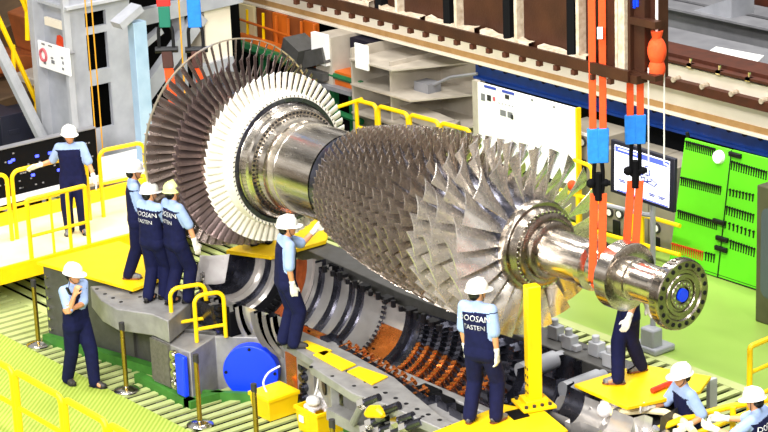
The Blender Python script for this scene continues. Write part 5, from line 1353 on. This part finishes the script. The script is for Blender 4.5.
# brown machinery in the upper left
random.seed(11)
def junk(px, py, X, d, m, label, nm='machine_block', rot=0):
    c = PX(px, py, X); b = MB(); b.box((c.x, c.y, c.z), d, Matrix.Rotation(rot, 3, 'X'))
    b.bx(c.x-d[0]*.4, c.x+d[0]*.4, c.y-d[1]*.3, c.y+d[1]*.3, -.02, c.z-d[2]*.3)
    solo(nm, b, m, (c.x, c.y, 0), label, 'machinery', bevel=.03)
junk(10, 20, -17, (1.6, 1.5, .5), 'junk', 'brown machine block at the top left corner behind the stair rails', rot=.3)
junk(14, 58, -16, (1.5, 1.6, .35), 'junk2', 'orange brown machine girder behind the stair rails', 'machine_girder', -.2)
junk(34, 28, -15.4, (.8, .5, .7), 'junk2', 'orange machine part beside the column top behind the stair rail', 'machine_part', .2)
junk(12, 95, -15, (1.2, 1.5, .4), 'junk', 'pale brown girder lying above the dark containers', 'machine_girder', .1)
junk(40, 78, -14.8, (.7, .6, .25), 'box_steel', 'pale steel offcut between stair rail and column', 'steel_offcut', .1)
for i, (px, py) in enumerate(((5, 125), (27, 124))):
    c = PX(px, py, -13.9); b = MB(); b.bx(c.x-.5, c.x+.3, c.y-.24, c.y+.2, -.02, c.z+.25); b.bx(c.x+.3, c.x+.31, c.y-.1, c.y+.1, c.z-.1, c.z-.02); solo('container', b, 'darkblue', (c.x, c.y, 0), ['blue black container at the left frame edge', 'blue black container nearest the grey strut'][i], 'container', 'blue black containers', bevel=.02)
# smaller things round the casing
q = [PZ(652, 393, 1.262), PZ(673, 384, 1.262)]
b = MB(); b.tube([q[0]+Vector((0, 0, .03)), q[1]+Vector((0, 0, .03))], .035, 6); solo('red_stick', b, 'redstick', q[0], 'red stick lying on the right yellow platform', 'stick')
b = MB(); hose = [(600, 412), (622, 412), (645, 410), (665, 412), (682, 420), (694, 432)]
hp_ = [PZ(x_, y_, 1.1) for x_, y_ in hose]; b.tube(hp_, .045, 8); solo('pipe', b, 'cream_yellow', hp_[0], 'pale yellow wrapped pipe along the casing edge in front of the seated-height man', 'pipe')
b = MB()
for i in range(10): q_ = PZ(613+random.uniform(-9, 9), 404+random.uniform(-6, 6), 1.12); b.sphere(q_, random.uniform(.06, .1), 6)
o = link('plastic_wrap', remesh(b, .018, 1, 'plastic_wrap'), None); c_ = PZ(613, 406, 1.05); o.data.materials.append(M['plastic']); o.data.transform(Matrix.Translation(-c_)); o.location = c_; tag(o, 'crumpled clear plastic wrap at the corner of the right yellow platform', 'plastic wrap')
b = MB(); gq = PY(372, 411, -1.85); b.hull([(gq, .07), (gq+Vector((.12, 0, .05)), .06), (gq+Vector((.2, 0, .01)), .04), (gq+Vector((-.08, 0, -.06)), .05)], n=6); solo('yellow_glove', b, 'yellow', gq, 'yellow cloth glove lying over the bolted valve cluster', 'glove', ang=80)
b = MB(); q = PZ(706, 455, 0); b.bx(q.x, q.x+.06, q.y, q.y+.13, 0, 1.02); b.bx(q.x-.1, q.x+.2, q.y-.1, q.y+.45, 0, .05); solo('upright_board', b, 'grey_paint', (q.x, q.y, 0), 'narrow grey upright panel right behind the man at lower right', 'panel')

# ------------------------------------------------------------------ light
def area(name, loc, tgt, sx, sy, e, c=(1, 1, 1)):
    l = bpy.data.lights.new(name, 'AREA'); l.shape = 'RECTANGLE'; l.size = sx; l.size_y = sy; l.energy = e; l.color = c
    o = bpy.data.objects.new(name, l); COL.objects.link(o); o.location = loc
    o.rotation_euler = (Vector(tgt)-Vector(loc)).to_track_quat('-Z', 'Y').to_euler(); return o
for i, (xx, yy) in enumerate(((-8, -5), (-8, 3), (0, -5), (0, 3), (7, -5), (7, 3), (-8, 11), (2, 11))):
    area('hall_lamp', (xx, yy, 15), (xx, yy, 0), 4.5, 1.2, 700, (1, .97, .92))
area('camera_side_fill', (9, -17, 12.5), (-1.5, 0, 1.5), 12, 3, 5600, (1, .98, .95))  # unseen fill added near the camera to brighten casing and blades
sun = bpy.data.lights.new('daylight', 'SUN'); sun.energy = .9; sun.angle = .12; so = bpy.data.objects.new('daylight', sun); COL.objects.link(so)
so.rotation_euler = Vector((-.2, .62, -.8)).to_track_quat('-Z', 'Y').to_euler()
w = bpy.data.worlds.new('hall'); S.world = w; w.use_nodes = True; nt = w.node_tree; N = nt.nodes; L = nt.links
bg = N['Background']; tc = N.new('ShaderNodeTexCoord'); sx = N.new('ShaderNodeSeparateXYZ'); rp = N.new('ShaderNodeValToRGB')
L.new(tc.outputs['Generated'], sx.inputs['Vector']); L.new(sx.outputs['Z'], rp.inputs['Fac']); L.new(rp.outputs['Color'], bg.inputs['Color'])
rp.color_ramp.elements[0].position = 0; rp.color_ramp.elements[0].color = (.62, .52, .42, 1)
rp.color_ramp.elements[1].position = 1; rp.color_ramp.elements[1].color = (.8, .8, .8, 1)
for p_, c_ in ((.10, (.5, .42, .36, 1)), (.16, (2.0, 1.95, 1.85, 1)), (.30, (1.9, 1.85, 1.75, 1)), (.36, (.18, .17, .16, 1)), (.52, (.22, .21, .2, 1)), (.6, (1.0, 1.0, 1.0, 1))):  # bright and dark bands made up to streak the metal reflections
    e_ = rp.color_ramp.elements.new(p_); e_.color = c_
bg.inputs['Strength'].default_value = .46
S.view_settings.view_transform = 'Standard'; S.view_settings.look = 'None'; S.view_settings.gamma = 1; S.view_settings.exposure = 0.3
S.view_settings.use_curve_mapping = False
